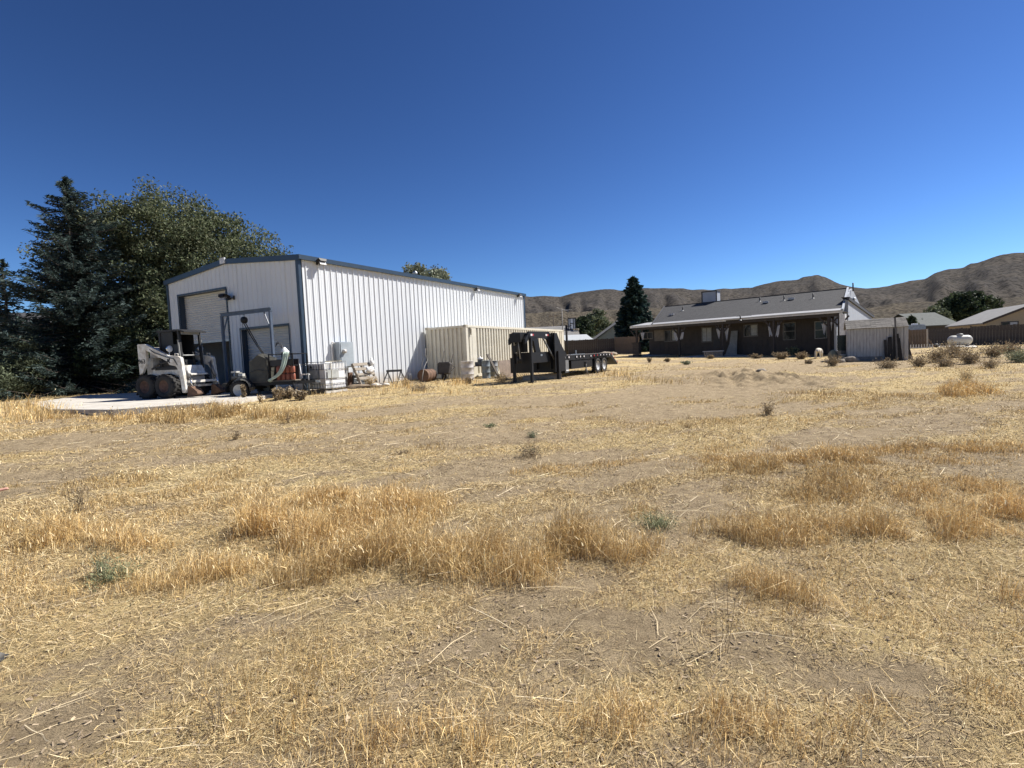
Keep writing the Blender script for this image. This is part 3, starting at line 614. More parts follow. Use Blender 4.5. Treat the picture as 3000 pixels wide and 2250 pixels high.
# ================================================================== GANTRY AND HOIST
gl = at(649, 917, 20.0); gr = at(790.6, 901, 18.72)
gdir = Vector((gr.x-gl.x, gr.y-gl.y, 0)); GLn = gdir.length; gyaw = math.atan2(gdir.y, gdir.x)
gan = thing('steel_gantry', 'blue painted steel gantry frame standing before the small roll-up door', 'gantry', (gl.x, gl.y, APZ), gyaw)
gh = (gl.z+gr.z)/2-APZ; gant_m = mat('gantry blue grey', (.075,.10,.145), .5)
MB().bx((-.06,-.05,gh-.14), (GLn+.06,.05,gh-.11)).bx((-.06,-.05,gh-.03), (GLn+.06,.05,gh)).bx((-.06,-.012,gh-.11), (GLn+.06,.012,gh-.03)).build('beam', gant_m, gan)
for x in (0, GLn):
    MB().bar((x, 0, 0), (x, 0, gh-.14), .09).build('post', gant_m, gan)
    MB().bar((x, -.6, .05), (x, .6, .05), .08, .08).bx((x-.03,-.64,.0), (x+.03,-.52,.02)).bx((x-.03,.52,.0), (x+.03,.64,.02)).build('foot', gant_m, gan)
    s = 1 if x == 0 else -1
    MB().bar((x+s*.34, 0, gh-.15), (x+s*.03, 0, gh-.78), .035).build('brace', gant_m, gan)
hx = GLn*.47
ho = thing('chain_hoist', 'black chain hoist hanging from the beam of the blue gantry', 'hoist', Vector((gl.x, gl.y, APZ))+gdir.normalized()*hx+Vector((0,0,gh-.14)), gyaw)
MB().tube([(0,0,.0),(.03,0,-.05),(0,0,-.1),(-.03,0,-.05),(0,0,0)], .012, 6).build('hook', galv, ho)
MB().lathe([(0,-.08),(.12,-.07),(.135,0),(.12,.07),(0,.08)], 18, Matrix.Rotation(R(90), 3, 'X'), (0,0,-.22)).build('hoist_body', black_paint, ho)
for dx, e in ((-.07, (GLn-hx-.04, -.06, -1.95)), (.05, (GLn-hx-.04, -.06, -1.9))):
    a = Vector((dx, 0, -.3)); e = Vector(e); pts = [a.lerp(e, k/10)+Vector((0, 0, -.35*math.sin(math.pi*k/10)*.35)) for k in range(11)]
    MB().tube(pts, .017, 6).build('chain', black_paint, ho)
MB().tube([(-.03, -.05, -.3), (-.03, -.05, -1.7)], .010, 6).build('hand_chain', black_paint, ho)

# ================================================================== SMALL BLACK TRAILER WITH ITS LOAD
tp = gpt(701, 1172); TZ = gz(tp.x, tp.y)
TR_ = Vector((tp.x, tp.y, TZ)); tyaw = R(-4)
tr = thing('utility_trailer', 'small black single axle utility trailer loaded with gear beside the apron', 'trailer', TR_, tyaw)
Tm = Matrix.Translation(TR_) @ Matrix.Rotation(tyaw, 4, 'Z')
rim_grey = mat('grey steel rim', (.50,.50,.49), .5, .2, .15)
for y in (.0, 1.62): wheel(tr, .0, y+.09, .33, .33, .2, rim_grey, 24, -1 if y == 0 else 1, .6)
for y in (.09, 1.71):
    f = MB()
    for k in range(12):
        a0, a1 = R(195-k*17), R(195-(k+1)*17); p = lambda a, yy: (math.cos(a)*.43, yy, .36+math.sin(a)*.40)
        f.quad(p(a0, y-.15), p(a1, y-.15), p(a1, y+.15), p(a0, y+.15))
    f.build('fender', mat('black fender', (.06,.06,.062), .25, .3), tr)
fr = MB()
for y in (.28, 1.50): fr.bar((-.75, y, .50), (1.80, y, .50), .06, .1)
for x in (-.72, -.1, .6, 1.2, 1.72): fr.bar((x, .28, .50), (x, 1.5, .50), .06, .1)
fr.bar((1.7, .3, .5), (2.3, .89, .5), .06, .1).bar((1.7, 1.48, .5), (2.3, .89, .5), .06, .1)
fr.bar((0, .1, .33), (0, 1.7, .33), .07).build('frame', black_paint, tr)
MB().bx((-.72, .26, .551), (1.72, 1.52, .575)).build('deck', mat('weathered deck', (.10,.085,.07), .8), tr)
MB().bar((2.2,.89,.5), (2.45,.89,.5), .08, .08).build('coupler', galv, tr)
jk = MB().tube([(2.12,.72,.0),(2.12,.72,.8)], .03, 8).tube([(2.12,.72,.0),(2.12,.72,.02)], .09, 10).bar((2.12,.72,.78), (2.12,.52,.78), .03).build('tongue_jack', mat('dark grey', (.1,.1,.1), .5), tr)
rk = MB()
for x in (.94, 1.78):
    for y in (.36, 1.4): rk.bar((x, y, .58), (x, y, 1.52), .035)
for z in (1.10, 1.50):
    rk.bar((.94,1.4,z), (1.78,1.4,z), .03).bar((.94,.36,z), (.94,1.4,z), .03).bar((1.78,.36,z), (1.78,1.4,z), .03)
rk.bar((.94,.36,1.5), (1.78,.36,1.5), .02).build('rack', black_paint, tr)
MB().bx((.96,.8,.60), (1.76,.86,1.32)).build('rack_panel', dark_in, tr)
MB().bx((.96,.37,1.10), (1.76,.40,1.30)).build('rack_panel', dark_in, tr)
MB().bx((1.12,.28,.578), (1.86,.70,.60)).build('shelf', mat('weathered board', (.25,.21,.16), .9), tr)
# tarp covered load
tb = thing('tarp_covered_load', 'machine wrapped in a dark olive tarp on the small black trailer', 'tarp', Tm @ Vector((.58, .62, .576)), tyaw)
t = MB(); nx_, nz_ = 22, 12
def tarp(u, v):   # u round the outline, v up
    a = 2*math.pi*u; ca, sa = math.cos(a), math.sin(a)
    X = .36*math.copysign(abs(ca)**.2, ca); Y = .36*math.copysign(abs(sa)**.2, sa)
    k = 1+.02*math.sin(a*7+v*3)*(1-v)+.012*math.sin(a*13)
    top = .80+.13*math.exp(-((X-.02)/.16)**2)-.12*max(0, -X)/.4-.02*X
    return Vector((X*k*(1-.06*v), Y*k*(1-.06*v), top*v+.01*math.sin(a*9+v*8)))
for i in range(40):
    for j in range(10): t.add([tarp(i/40, j/10), tarp((i+1)/40, j/10), tarp((i+1)/40, (j+1)/10), tarp(i/40, (j+1)/10)], [(0,1,2,3)], True)
t.add([tarp(i/40, 1) for i in range(40)]+[Vector((0,0,.98))], [(i, (i+1) % 40, 40) for i in range(40)], True)
t.build('tarp_cover', mat('olive tarp', (.055,.052,.04), .6, 0, .3, 5, .4, 14, col2=(.03,.03,.025)), tb)
MB().tube([tarp(k/24, .45)*1.02+Vector((0,0,.0)) for k in range(25)], .008, 5).build('cord', dark_in, tb)
# terracotta coloured canisters
can_m = mat('terracotta canister', (.30,.095,.055), .6, 0, .15, 8)
CL = [['canister at the left end of the upper row on the trailer', 'second canister from the left in the upper row on the trailer', 'third canister from the left in the upper row on the trailer', 'canister at the right end of the upper row on the trailer'],
      ['canister at the left end of the lower row on the trailer', 'second canister from the left in the lower row on the trailer', 'third canister from the left in the lower row on the trailer', 'canister at the right end of the lower row on the trailer']]
cb = MB().lathe([(0,0),(.074,0),(.08,.015),(.08,.19),(.07,.215),(.03,.225),(.03,.235),(0,.235)], 16)
cm_ = cb.mesh('canister', can_m); cc = MB().lathe([(.036,.225),(.036,.25),(0,.252)], 10).mesh('cap', mat('dark red cap', (.3,.1,.06), .5))
for r_ in range(2):
    for k in range(4):
        o = bpy.data.objects.new('canister', cm_); COL.objects.link(o); o.location = Tm @ Vector((1.245+.165*k, .40, .60 if r_ else .853)); tag(o, 'terracotta red '+CL[r_][k], 'canister', 'red canisters on the trailer')
        c_ = bpy.data.objects.new('cap', cc); COL.objects.link(c_); c_.parent = o
# hose hank and pale cone
hg = MB(); P0 = Vector((1.62, .28, 1.53)); P1 = Vector((1.0, .20, .62))
hs = thing('garden_hose', 'hank of pale green hose slung over the trailer rack', 'hose', Tm @ Vector((1.3, .28, .60)), tyaw)
for k in range(11):
    o = Vector((random.uniform(-.09,.09), random.uniform(-.05,.05), random.uniform(-.02,.03))); pts = []
    for j in range(15):
        s = j/14; p = P0.lerp(P1, s)+Vector((.14*math.sin(math.pi*s), -.06*math.sin(math.pi*s), -.16*math.sin(math.pi*s)))+o*(1.1-.5*s); pts.append(p-Vector((1.3,.28,.60)))
    pts = [pts[0]+Vector((-.02,.10,-.12)), pts[0]+Vector((0,.05,.02))]+pts+[pts[-1]+Vector((.02,.02,-.05))]
    MB().tube(pts, .013, 6).build('hose_loop', mat('pale green hose', (.50,.60,.53), .5, 0, .1), hs)
cn = thing('electric_motor', 'dark motor under a white conical cap on the trailer rack', 'motor', Tm @ Vector((1.42, .55, 1.22)), tyaw)
MB().lathe([(0,.52),(.03,.51),(.15,.36),(.15,.34)], 18).build('cone', mat('white plastic', (.75,.76,.75), .5), cn)
MB().lathe([(0,.36),(.10,.35),(.12,.2),(.10,.0),(0,0)], 14).build('motor', dark_in, cn)
MB().tube([(-.06,.05,.3),(-.12,.05,.62),(-.25,.02,.66),(-.32,.0,.55)], .018, 6).tube([(-.1,.0,.5),(-.22,0,.72),(-.3,0,.62)], .012, 6).build('wire_tangle', dark_in, cn)
eng = thing('small_engine', 'small engine with pale air filter on the rear of the black trailer', 'engine', Tm @ Vector((-.52, .9, .576)), tyaw)
MB().bx((-.16,-.18,0), (.16,.18,.22)).lathe([(.12,.22),(.13,.26),(.12,.34),(0,.36)], 14).build('engine_block', mat('engine grey', (.16,.16,.15), .6, .3), eng, bev=.01)
MB().bx((-.15,-.2,.34), (.05,.0,.40)).box((.17,-.1,.26), (.16,.16,.09)).build('air_filter', mat('pale filter', (.55,.54,.5), .5), eng)

# white pipe stand between the trailer and the tank
wp = at(886, 1092, 17.9); wz = gz(wp.x, wp.y)
ws = thing('white_pipe_stand', 'thin white pipe stand between the black trailer and the caged tank', 'pipe stand', (wp.x, wp.y, wz))
MB().tube([(0,0,.62),(-.05,0,.72),(-.09,.02,1.12)], .018, 8).tube([(-.05,0,.74),(.24,.05,.73)], .02, 8).build('pipe', mat('white pipe', (.75,.75,.74), .5), ws)
MB().tube([(0,0,0),(0,0,.62)], .022, 8).box((.02,0,.52), (.12,.1,.12)).tube([(0,0,.45),(.08,.0,.3),(.1,0,.0)], .012, 6).build('stake', dark_in, ws)

# ================================================================== CAGED WATER TANK
def G(px, Y):
    """a spot on the ground at photo column px and distance Y"""
    x = 0
    for i in range(4):
        z = gz(x, Y); lo = at(px, 1125, Y)
        # walk down the column to the ground height
        d = ray(px, hz(px)+ (CAMZ-z)*F/Y); p = CAM+d*(Y/d.y); x = p.x
    return Vector((x, Y, gz(x, Y)))
g0 = G(955, 18.2)
ib = thing('caged_water_tank', 'white plastic water tank in a grey steel cage on a pallet', 'tank', g0, R(60))
B = 1.0; cagem = mat('dull cage steel', (.20,.20,.21), .45, .6)
t = MB(); t.bx((.03,.03,.17), (B-.03,B-.03,1.10)); t.bx((.35,.35,1.10),(.65,.65,1.14)); t.build('tank', mat('milky plastic', (.80,.80,.79), .4, 0, .08, 3, col2=(.68,.68,.66)), ib, bev=.06)
for k, z in enumerate((.20,.36,.55,.88,1.15)):
    for a, b in (((0,0),(B,0)),((0,0),(0,B)),((B,0),(B,B)),((0,B),(B,B))): MB().tube([(a[0],a[1],z),(b[0],b[1],z)], .010, 6).build('cage_bar', cagem, ib)
for k in range(8):
    s = k/7*B
    for p in ((s,0),(0,s)): MB().tube([(p[0]*.998,p[1]*.998,.14),(p[0]*.998,p[1]*.998,.36)], .009, 6).tube([(p[0]*.998,p[1]*.998,.88),(p[0]*.998,p[1]*.998,1.15)], .009, 6).build('cage_bar', cagem, ib)
for p in ((0,0),(B,0),(0,B),(.3,0),(0,.3),(0,.72)): MB().tube([(p[0],p[1],.14),(p[0],p[1],1.15)], .013, 6).build('cage_bar', cagem, ib)
MB().bx((.12,-.018,.56), (.62,-.013,.86)).build('label_plate', mat('dull grey plate', (.42,.43,.41), .5), ib)
MB().bx((-.018,.35,.56), (-.013,.9,.86)).build('label_plate', mat('dull grey plate', (.42,.43,.41), .5), ib)
MB().prism([(0,0),(.16,0),(.08,.15)], (-.02,.62,.93), (0,1,0), (0,0,1), (1,0,0), .004).build('warning_triangle', dark_in, ib)
pal_m = mat('weathered pallet wood', (.30,.26,.21), .9, 0, .25, 7, .3, 30, stretch=(1,1,6), col2=(.19,.16,.13))
for y in (0,.45,.9): MB().bx((0,y,0.02), (B,y+.1,.10)).build('pallet_runner', mat('pale pallet', (.55,.52,.46), .85) if y == 0 else pal_m, ib)
for x in (0,.3,.6,.9): MB().bx((x,0,.102), (x+.1,B,.125)).build('pallet_board', pal_m, ib)
MB().bx((0,0,0), (B,.1,.02)).bx((0,.9,0),(B,1,.02)).build('pallet_skid', pal_m, ib)
rp = MB().tube([(.28,-.03,1.18),(.30,-.03,.8),(.27,-.03,.4),(.29,-.04,.02)], .008, 5).build('rope', mat('cream rope', (.6,.55,.4), .8), ib)
MB().prism([(.1,0),(.5,.1),(.75,.02),(.9,.09),(.6,.2),(.2,.16)], (.0,.02,1.152), (1,0,0), (0,1,0), (0,0,1), .02).build('cloth_scrap', mat('yellow cloth', (.58,.50,.30), .9), ib)

# ================================================================== JUNK ALONG THE LONG WALL
def local(px, Y): g = G(px, Y); return g
g = local(1112, 21.6)
pl = thing('wooden_pallet', 'weathered wooden pallet leaning on the white wall beside the caged tank', 'pallet', g, YAW)
tilt = Matrix.Rotation(R(-28), 4, 'X')
def tl(m): m.v = [tuple(tilt @ Vector(v)) for v in m.v]; return m
for k, z in enumerate((.03, .36, .55, .80, 1.02)):
    tl(MB().box((-.45, -.02, z+.06), (1.0, .022, .13 if k != 2 else .10), M=Matrix.Rotation(R((-2,1.5,0,1,-1)[k]), 3, 'Y'))).build('slat', pal_m, pl)
for x in (-.92, -.45, .02): tl(MB().box((x, .05, .57), (.05, .10, 1.16))).build('stringer', pal_m, pl)
rag = thing('white_bag', 'crumpled white plastic bag caught on the leaning wooden pallet', 'bag', g+Ud*(-.28)+Vector((0,0,.62))-Nd*(-.22), YAW)
def lump(name, m, par, r, seed, sq=(1,1,1), loc=(0,0,0), rough=.35, n=3):
    bm = bmesh.new(); bmesh.ops.create_icosphere(bm, subdivisions=n, radius=1)
    for v in bm.verts:
        k = 1+rough*(fbm(np.array([v.co.x*1.7+seed]), np.array([v.co.y*1.7+v.co.z*2.1+seed]), 3)[0]-.5)*2; v.co = Vector((v.co.x*r*sq[0]*k, v.co.y*r*sq[1]*k, v.co.z*r*sq[2]*k))+Vector(loc)
    me = bpy.data.meshes.new(name); bm.to_mesh(me); bm.free(); me.materials.append(m); me.polygons.foreach_set('use_smooth', [True]*len(me.polygons))
    o = bpy.data.objects.new(name, me); COL.objects.link(o)
    if par: o.parent = par
    return o
plast = mat('white plastic sheet', (.78,.78,.77), .5)
lump('bag_film', plast, rag, .2, 3, (1.1,.35,.6), (0,0,.1), .7)
rg2 = thing('white_sack', 'small white sack hanging on the top corner of the leaning pallet', 'sack', g+Ud*(.05)+Nd*.42+Vector((0,0,.95)), YAW)
lump('sack_film', plast, rg2, .14, 9, (.7,.5,1.2), (0,0,.1), .5)
g = local(1095, 21.0)
for i, (px, Y, s, lab) in enumerate(((1102,21.0,.17,'pale broken lump lying at the foot of the leaning pallet'),(1128,21.3,.16,'pale rubble lump right of the leaning pallet foot'))):
    g = local(px, Y); o = lump('rubble_lump', mat('pale rubble', (.60,.56,.50), .9), None, s, 5+i*3, (1.3,.8,.55), (0,0,s*.4), .5); o.location = g; tag(o, lab, 'rubble', 'rubble lumps')
g = local(1062, 20.6)
o = lump('dirt_mound', mat('brown earth', (.24,.18,.12), .95, 0, .3, 6, .6, 30), None, .5, 21, (1.3,.8,.36), (0,0,0), .5); o.location = g; tag(o, 'low brown dirt mound beside the caged tank', 'mound')
g = local(1028, 21.4)
rb = thing('rusty_bracket', 'rusty upright steel bracket between the caged tank and the pallet', 'bracket', g, YAW)
MB().bx((-.1,-.05,0), (.1,.05,.62)).bx((-.16,-.07,.25),(.16,.07,.29)).bar((.1,0,.3),(.45,-.1,.04),.03).build('plate', rust, rb)
g = local(1046, 21.9)
cr_ = thing('grey_crate', 'dark grey crate against the white wall behind the leaning pallet', 'crate', g, YAW)
cm2 = mat('dark grey plastic', (.10,.11,.12), .6)
for x in (-.4, .4): MB().bx((x-.02,-.25,0), (x+.02,.25,.5)).build('side', cm2, cr_)
for y in (-.25, .25):
    for z in (.05,.21,.37): MB().bx((-.4,y-.015,z), (.4,y+.015,z+.12)).build('slat', cm2, cr_)
MB().bx((-.38,-.24,.0), (.38,.24,.03)).build('base', cm2, cr_)
# sawhorse
def sawhorse(px, Y, wd, h, lab):
    g = local(px, Y); s = thing('sawhorse', lab, 'sawhorse', g, R(8)); m = mat('dark grey steel', (.075,.08,.085), .6)
    MB().bx((-wd/2,-.05,h-.1), (wd/2,.05,h)).build('beam', m, s)
    for x in (-1, 1):
        for y in (-1, 1): MB().bar((x*(wd/2-.06), y*.03, h-.09), (x*(wd/2-.02)+y*.19-x*.06*0, y*.24, .0), .035, .045).build('leg', m, s)
        MB().bar((x*(wd/2-.04)-.11, -.14, .25), (x*(wd/2-.04)+.11, .14, .25), .02).build('stretcher', m, s)
    return s
sawhorse(1157, 23.1, .70, .62, 'dark steel sawhorse standing in front of the ribbed white wall')
g = local(1200, 23.4); hp = thing('steel_hoop', 'small bent grey steel hoop stand right of the sawhorse', 'hoop', g, R(10))
MB().tube([(-.14,0,0),(-.06,0,.36),(0,0,.44),(.06,0,.43),(.09,0,.36),(.09,0,0)], .014, 6).tube([(0,0,.42),(.02,.12,.0)], .012, 6).build('hoop', galv, hp)
# rusty drum lying down
def drum(par, r, h, m, mr, lid=True):
    b = MB().lathe([(r-.02,.02),(r,0),(r+.008,.01),(r,.02),(r,.29*h),(r+.012,.31*h),(r+.012,.33*h),(r,.35*h),(r,.63*h),(r+.012,.65*h),(r+.012,.67*h),(r,.69*h),(r,h-.02),(r+.008,h-.01),(r,h),(r-.02,h-.02)], 28)
    o = b.build('shell', m, par); MB().lathe([(0,h-.03),(r-.02,h-.03)], 28).build('lid', mr, o); MB().lathe([(0,.022),(r-.02,.022)], 28).build('bottom', mr, o); return o
g = local(1240, 23.1); dl = thing('rusty_drum', 'rusty brown oil drum lying on its side against the wall', 'drum', g+Vector((0,0,.29)), R(72))
e = bpy.data.objects.new('x', None); bpy.data.objects.remove(e)
d_ = drum(dl, .28, .86, rust, rust); d_.rotation_euler = (0, R(90), 0)
wire = MB().tube([(.1,.1,.27),(.3,.15,.6),(.55,.1,.95),(.6,.1,1.25)], .012, 5).tube([(.55,.1,.95),(.35,-.1,.7),(.0,-.1,.42),(-.35,-.2,.15),(-.7,-.3,-.26)], .012, 5)
wire.build('bent_rod', mat('dull rod', (.25,.24,.22), .6, .4), dl)
# wheelbarrow tipped up against the container
g = local(1301, 23.9); wb = thing('wheelbarrow', 'dark wheelbarrow stood on its nose against the tan container', 'wheelbarrow', g, R(-25))
wbm = mat('old dark steel', (.06,.052,.046), .8, 0, .3)
TX = Matrix.Rotation(R(-12), 4, 'X')
def tw(m): m.v = [tuple(TX @ Vector(v)) for v in m.v]; return m
tw(MB().prism([(-.30,.30),(.30,.30),(.36,.78),(.28,.86),(-.28,.86),(-.36,.78)], (0,-.14,0), (1,0,0), (0,0,1), (0,1,0), .24)).build('tray', wbm, wb, bev=.03)
for s in (-1, 1):
    tw(MB().tube([(s*.1,.14,.1),(s*.25,.14,.8),(s*.33 if s > 0 else -.18,.12,1.28 if s > 0 else 1.45)], .02, 8)).build('handle', wbm, wb)
    tw(MB().tube([(s*.25,.12,.75),(s*.3,.42,.7),(s*.26,.12,.45)], .015, 6)).build('leg', wbm, wb)
wb2 = MB().lathe([(.1,-.05),(.17,-.05),(.19,0),(.17,.05),(.1,.05),(.1,-.05)], 20, Matrix.Rotation(R(90), 3, 'Y'), (0,.04,.19)); wb2.build('wheel', tyre_m, wb)
MB().tube([(-.12,.04,.19),(.12,.04,.19)], .02, 8).build('axle', wbm, wb)
# drums in front of the container
for px, Y, r, h, col, lab, nm in ((1371,23.4,.292,.88,(.55,.52,.49),'pale white steel drum standing in front of the container corner','white'),(1425,24.6,.20,.86,(.20,.235,.255),'narrow blue grey steel drum right of the white drum','blue'),(1446,25.6,.235,.80,(.28,.29,.29),'dull grey steel drum half hidden behind the narrow drum','grey')):
    g = local(px, Y); t = thing('steel_drum', lab, 'drum', g, random.random(), 'upright steel drums by the container'); m = mat('drum '+nm, col, .55, .1, .25, 5, col2=tuple(c*.6 for c in col)); drum(t, r, h, m, m)
g = local(1402, 25.0); tb2 = thing('rusty_table', 'low rusty work table between the two front drums', 'table', g, R(15))
MB().bx((-.42,-.3,.56), (.42,.3,.59)).build('table_top', rust, tb2)
for a in (-.38,.38):
    for b in (-.26,.26): MB().bar((a,b,0), (a,b,.56), .035).build('leg', rust, tb2)
pp = thing('pump', 'small dark pump with a white lid on the rusty table', 'pump', g+Vector((.12,-.02,.592)), 0)
MB().lathe([(0,0),(.16,0),(.15,.1),(.13,.22),(.13,.30)], 16).box((-.18,0,.09), (.16,.2,.18)).build('housing', mat('pump grey', (.12,.13,.13), .5), pp)
MB().lathe([(.15,.30),(.16,.32),(.15,.37),(.04,.39),(.03,.45),(0,.46)], 16).build('lid', plast, pp)
g = local(1462, 24.9); bd = thing('leaning_board', 'dark weathered board leaning on the tan container', 'board', g, YAW)
MB().bar((0,0,0), (-.1,.55,1.15), .28, .04, up=(0,0,1)).build('plank', mat('dark old wood', (.09,.075,.06), .9, 0, .3), bd)
g = local(1487, 24.6); pt = thing('rusty_sheet', 'flat brown rusty steel sheet propped beside the gooseneck trailer', 'steel sheet', g, YAW-.05)
MB().prism([(-.55,0),(.55,0),(.55,.82)]+[(.55-.1*k-.05, .82+(.04 if k % 2 else 0)) for k in range(11)]+[(-.55,.82)], (0,0,0), (1,0,0), (0,.18,.98), (0,1,0), .015).build('sheet', mat('brown steel sheet', (.25,.19,.145), .85, 0, .25, 4), pt)
g = local(1524, 23.8); rk_ = thing('spring_tine_rake', 'row of curved steel tines left of the gooseneck trailer leg', 'farm rake', g, R(25))
MB().bar((-.35,0,.62), (.38,0,.66), .06).bar((-.35,.1,.3), (.38,.1,.33), .04).build('tool_bar', mat('dull steel', (.17,.16,.15), .6, .4), rk_)
for k in range(7): MB().tube([(-.33+k*.11,0,.62),(-.36+k*.11,-.12,.4),(-.30+k*.11,-.1,.2),(-.22+k*.11,-.2,.0)], .011, 5).build('tine', mat('pale tine steel', (.3,.28,.26), .5, .5), rk_)

# ================================================================== SHIPPING CONTAINER
CZ = .45; CY = 1.069; C0 = Vector((-2.12, 24.737, CZ))
ct = thing('shipping_container', 'long tan shipping container parked along the white shop wall', 'container', C0, CY)
tan = mat('tan container paint', (.62,.58,.48), .6, 0, .08, 2.5, col2=(.55,.51,.41))
CL_, CW_, CH_ = 12.19, 2.44, 2.59
def corr(a, b, pitch, dep):
    P = [(a, 0)]; x = a+.08
    while x+pitch < b-.04: P += [(x, 0), (x+pitch*.12, dep), (x+pitch*.5, dep), (x+pitch*.62, 0)]; x += pitch
    return P+[(b, 0)]
# near long side: a stiff flat panel close to each end, corrugated between
side = MB(); segs = corr(.12, .52, .2, .04)+corr(.86, 10.95, .274, .065)+corr(11.35, CL_-.1, .26, .04)
for (a, h), (b, g_) in zip(segs, segs[1:]): side.quad((a, .015+h, .16), (b, .015+g_, .16), (b, .015+g_, CH_-.13), (a, .015+h, CH_-.13))
side.build('side_wall', tan, ct)
for x0, x1 in ((.54,.84),(10.97,11.33)): MB().bx((x0, .004, .18), (x1, .014, CH_-.2)).build('flat_panel', tan, ct)
end = MB(); segs = corr(.1, CW_-.1, .255, .06)
for (a, h), (b, g_) in zip(segs, segs[1:]): end.quad((.015+h, a, .16), (.015+g_, b, .16), (.015+g_, b, CH_-.13), (.015+h, a, CH_-.13))
end.build('end_wall', tan, ct)
MB().bx((.05, CW_-.06, .16), (CL_-.05, CW_-.01, CH_-.1)).build('far_side_wall', tan, ct); MB().bx((CL_-.06, .05, .16), (CL_-.01, CW_-.05, CH_-.1)).build('door_end', tan, ct)
MB().bx((.02,.02,CH_-.05), (CL_-.02,CW_-.02,CH_-.02)).build('roof', tan, ct)
for y in (0, CW_-.1): MB().bx((.1,y,CH_-.13), (CL_-.1,y+.06,CH_-.03)).build('top_rail', tan, ct); MB().bx((.1,y,0.02), (CL_-.1,y+.06,.17)).build('bottom_rail', tan, ct)
for x in (0, CL_-.1): MB().bx((x,.1,CH_-.13), (x+.08,CW_-.1,CH_-.03)).build('top_rail', tan, ct); MB().bx((x,.1,0.02), (x+.08,CW_-.1,.17)).build('bottom_rail', tan, ct)
for x in (0, CL_-.12):
    for y in (0, CW_-.12):
        MB().bx((x,y,.12), (x+.12,y+.12,CH_-.12)).build('corner_post', tan, ct)
        for z in (0, CH_-.12): MB().bx((x-.01,y-.01,z), (x+.17,y+.15,z+.12)).build('corner_casting', mat('worn tan casting', (.42,.38,.30), .7), ct)
MB().bx((.36,-.03,CH_-.42), (.46,.0,CH_-.1)).bx((.385,-.05,CH_-.5),(.435,-.03,CH_-.16)).build('hanger_bracket', mat('worn tan casting', (.42,.38,.30), .7), ct)

# ================================================================== GOOSENECK TRAILER
g = G(1636, 21.6); gn = thing('gooseneck_trailer', 'long black gooseneck flatbed trailer parked beside the tan container', 'trailer', g, R(58))
bk = black_paint; DK = .98
for y in (.05, 2.25): MB().bx((.0,y,DK-.22), (6.3,y+.06,DK)).build('deck_rail', bk, gn)
MB().bx((0,.11,DK-.08), (6.3,2.25,DK-.03)).build('deck_frame', bk, gn)
for k in range(15): MB().bx((.02,.12+.142*k,DK-.028), (6.28,.12+.142*k+.132,DK+.01)).build('deck_plank', mat('dark deck plank', (.12,.10,.085), .85, 0, .3, 5), gn)
for k in range(15):
    if k in (3, 7): continue
    x = .35+k*.41; p = MB().bx((x-.055,.025,DK-.15), (x+.055,.05,DK-.02)).build('stake_pocket', bk, gn); MB().bx((x-.045,.018,DK-.12), (x+.04,.0245,DK-.04)).build('reflector', mat('pale reflector', (.75,.72,.72), .3) if k not in (9,10) else mat('red reflector', (.5,.05,.05), .3), p)
for y in (.3, 1.95): MB().bx((0,y,DK-.42), (6.6,y+.1,DK-.1)).build('main_beam', bk, gn)
dv = MB().prism([(6.3,DK),(7.3,.42),(7.3,.34),(6.3,DK-.2)], (0,.05,0), (1,0,0), (0,0,1), (0,1,0), 2.26).build('dovetail', bk, gn)
for k in range(5): MB().bar((6.4+k*.2, .04, DK-.02-k*.112), (6.5+k*.2, .04, DK-.07-k*.112), .012, .05).build('reflective_tape', mat('pale reflector', (.75,.72,.72), .3) if k % 2 else mat('red reflector', (.5,.05,.05), .3), dv)
for x in (4.55, 5.38):
    for y in (.03, 2.25): wheel(gn, x, y+.12, .40, .40, .22, rim_grey, 24, -1 if y < 1 else 1, .58)
MB().bx((4.05,.0,.86), (5.85,.3,.885)).bar((4.05,.02,.86),(4.05,.02,.62),.03).build('fender', bk, gn)
# neck: two side plates and cross members
for y in (.25, .95):
    MB().prism([(.25,.45),(.25,DK),(-.05,1.86),(-.32,2.02),(-1.95,2.02),(-2.30,1.72),(-2.30,1.52),(-1.90,1.78),(-.55,1.74),(-.4,1.66),(-.25,1.2),(-.25,.45)], (0,y-.05,0), (1,0,0), (0,0,1), (0,1,0), .10).build('neck_beam', bk, gn)
    for k, x in enumerate((-.5, -1.75)): MB().bx((x-.14,y-.06,1.84), (x,y-.052,1.92)).build('reflector', mat('pale reflector', (.75,.72,.72), .3), gn); MB().bx((x,y-.06,1.845), (x+.11,y-.052,1.915)).build('reflector', mat('red reflector', (.5,.05,.05), .3), gn)
MB().prism([(.25,DK-.05),(1.1,DK-.05),(-.02,1.97),(-.35,1.97)], (0,.06,0), (1,0,0), (0,0,1), (0,1,0), .06).build('gusset_plate', bk, gn)
MB().bx((-.12,.05,.3), (.2,2.3,DK)).build('headboard', bk, gn)
MB().bx((-2.1,.2,1.72), (-1.95,1.0,1.92)).bx((-1.3,.3,1.78), (-1.18,.95,1.9)).build('neck_crossmember', bk, gn)
MB().prism([(-.22,.32),(.75,.32),(.75,DK-.02),(.02,1.96),(-.22,1.96)], (0,.0,0), (1,0,0), (0,0,1), (0,1,0), .045).build('side_plate', bk, gn)
MB().bx((1.5,.08,.36), (3.9,.5,.74)).build('under_box', bk, gn)
tbx = MB().bx((-1.9,.22,.76), (-.23,.98,1.15)).build('tool_box', bk, gn); MB().bx((-1.1,.205,1.02), (-.95,.219,1.10)).build('latch', galv, tbx)
MB().bx((-1.95,.22,1.151),(-.23,.98,1.19)).bx((-2.02,.3,1.2),(-1.97,.9,1.74)).build('tray', bk, gn)
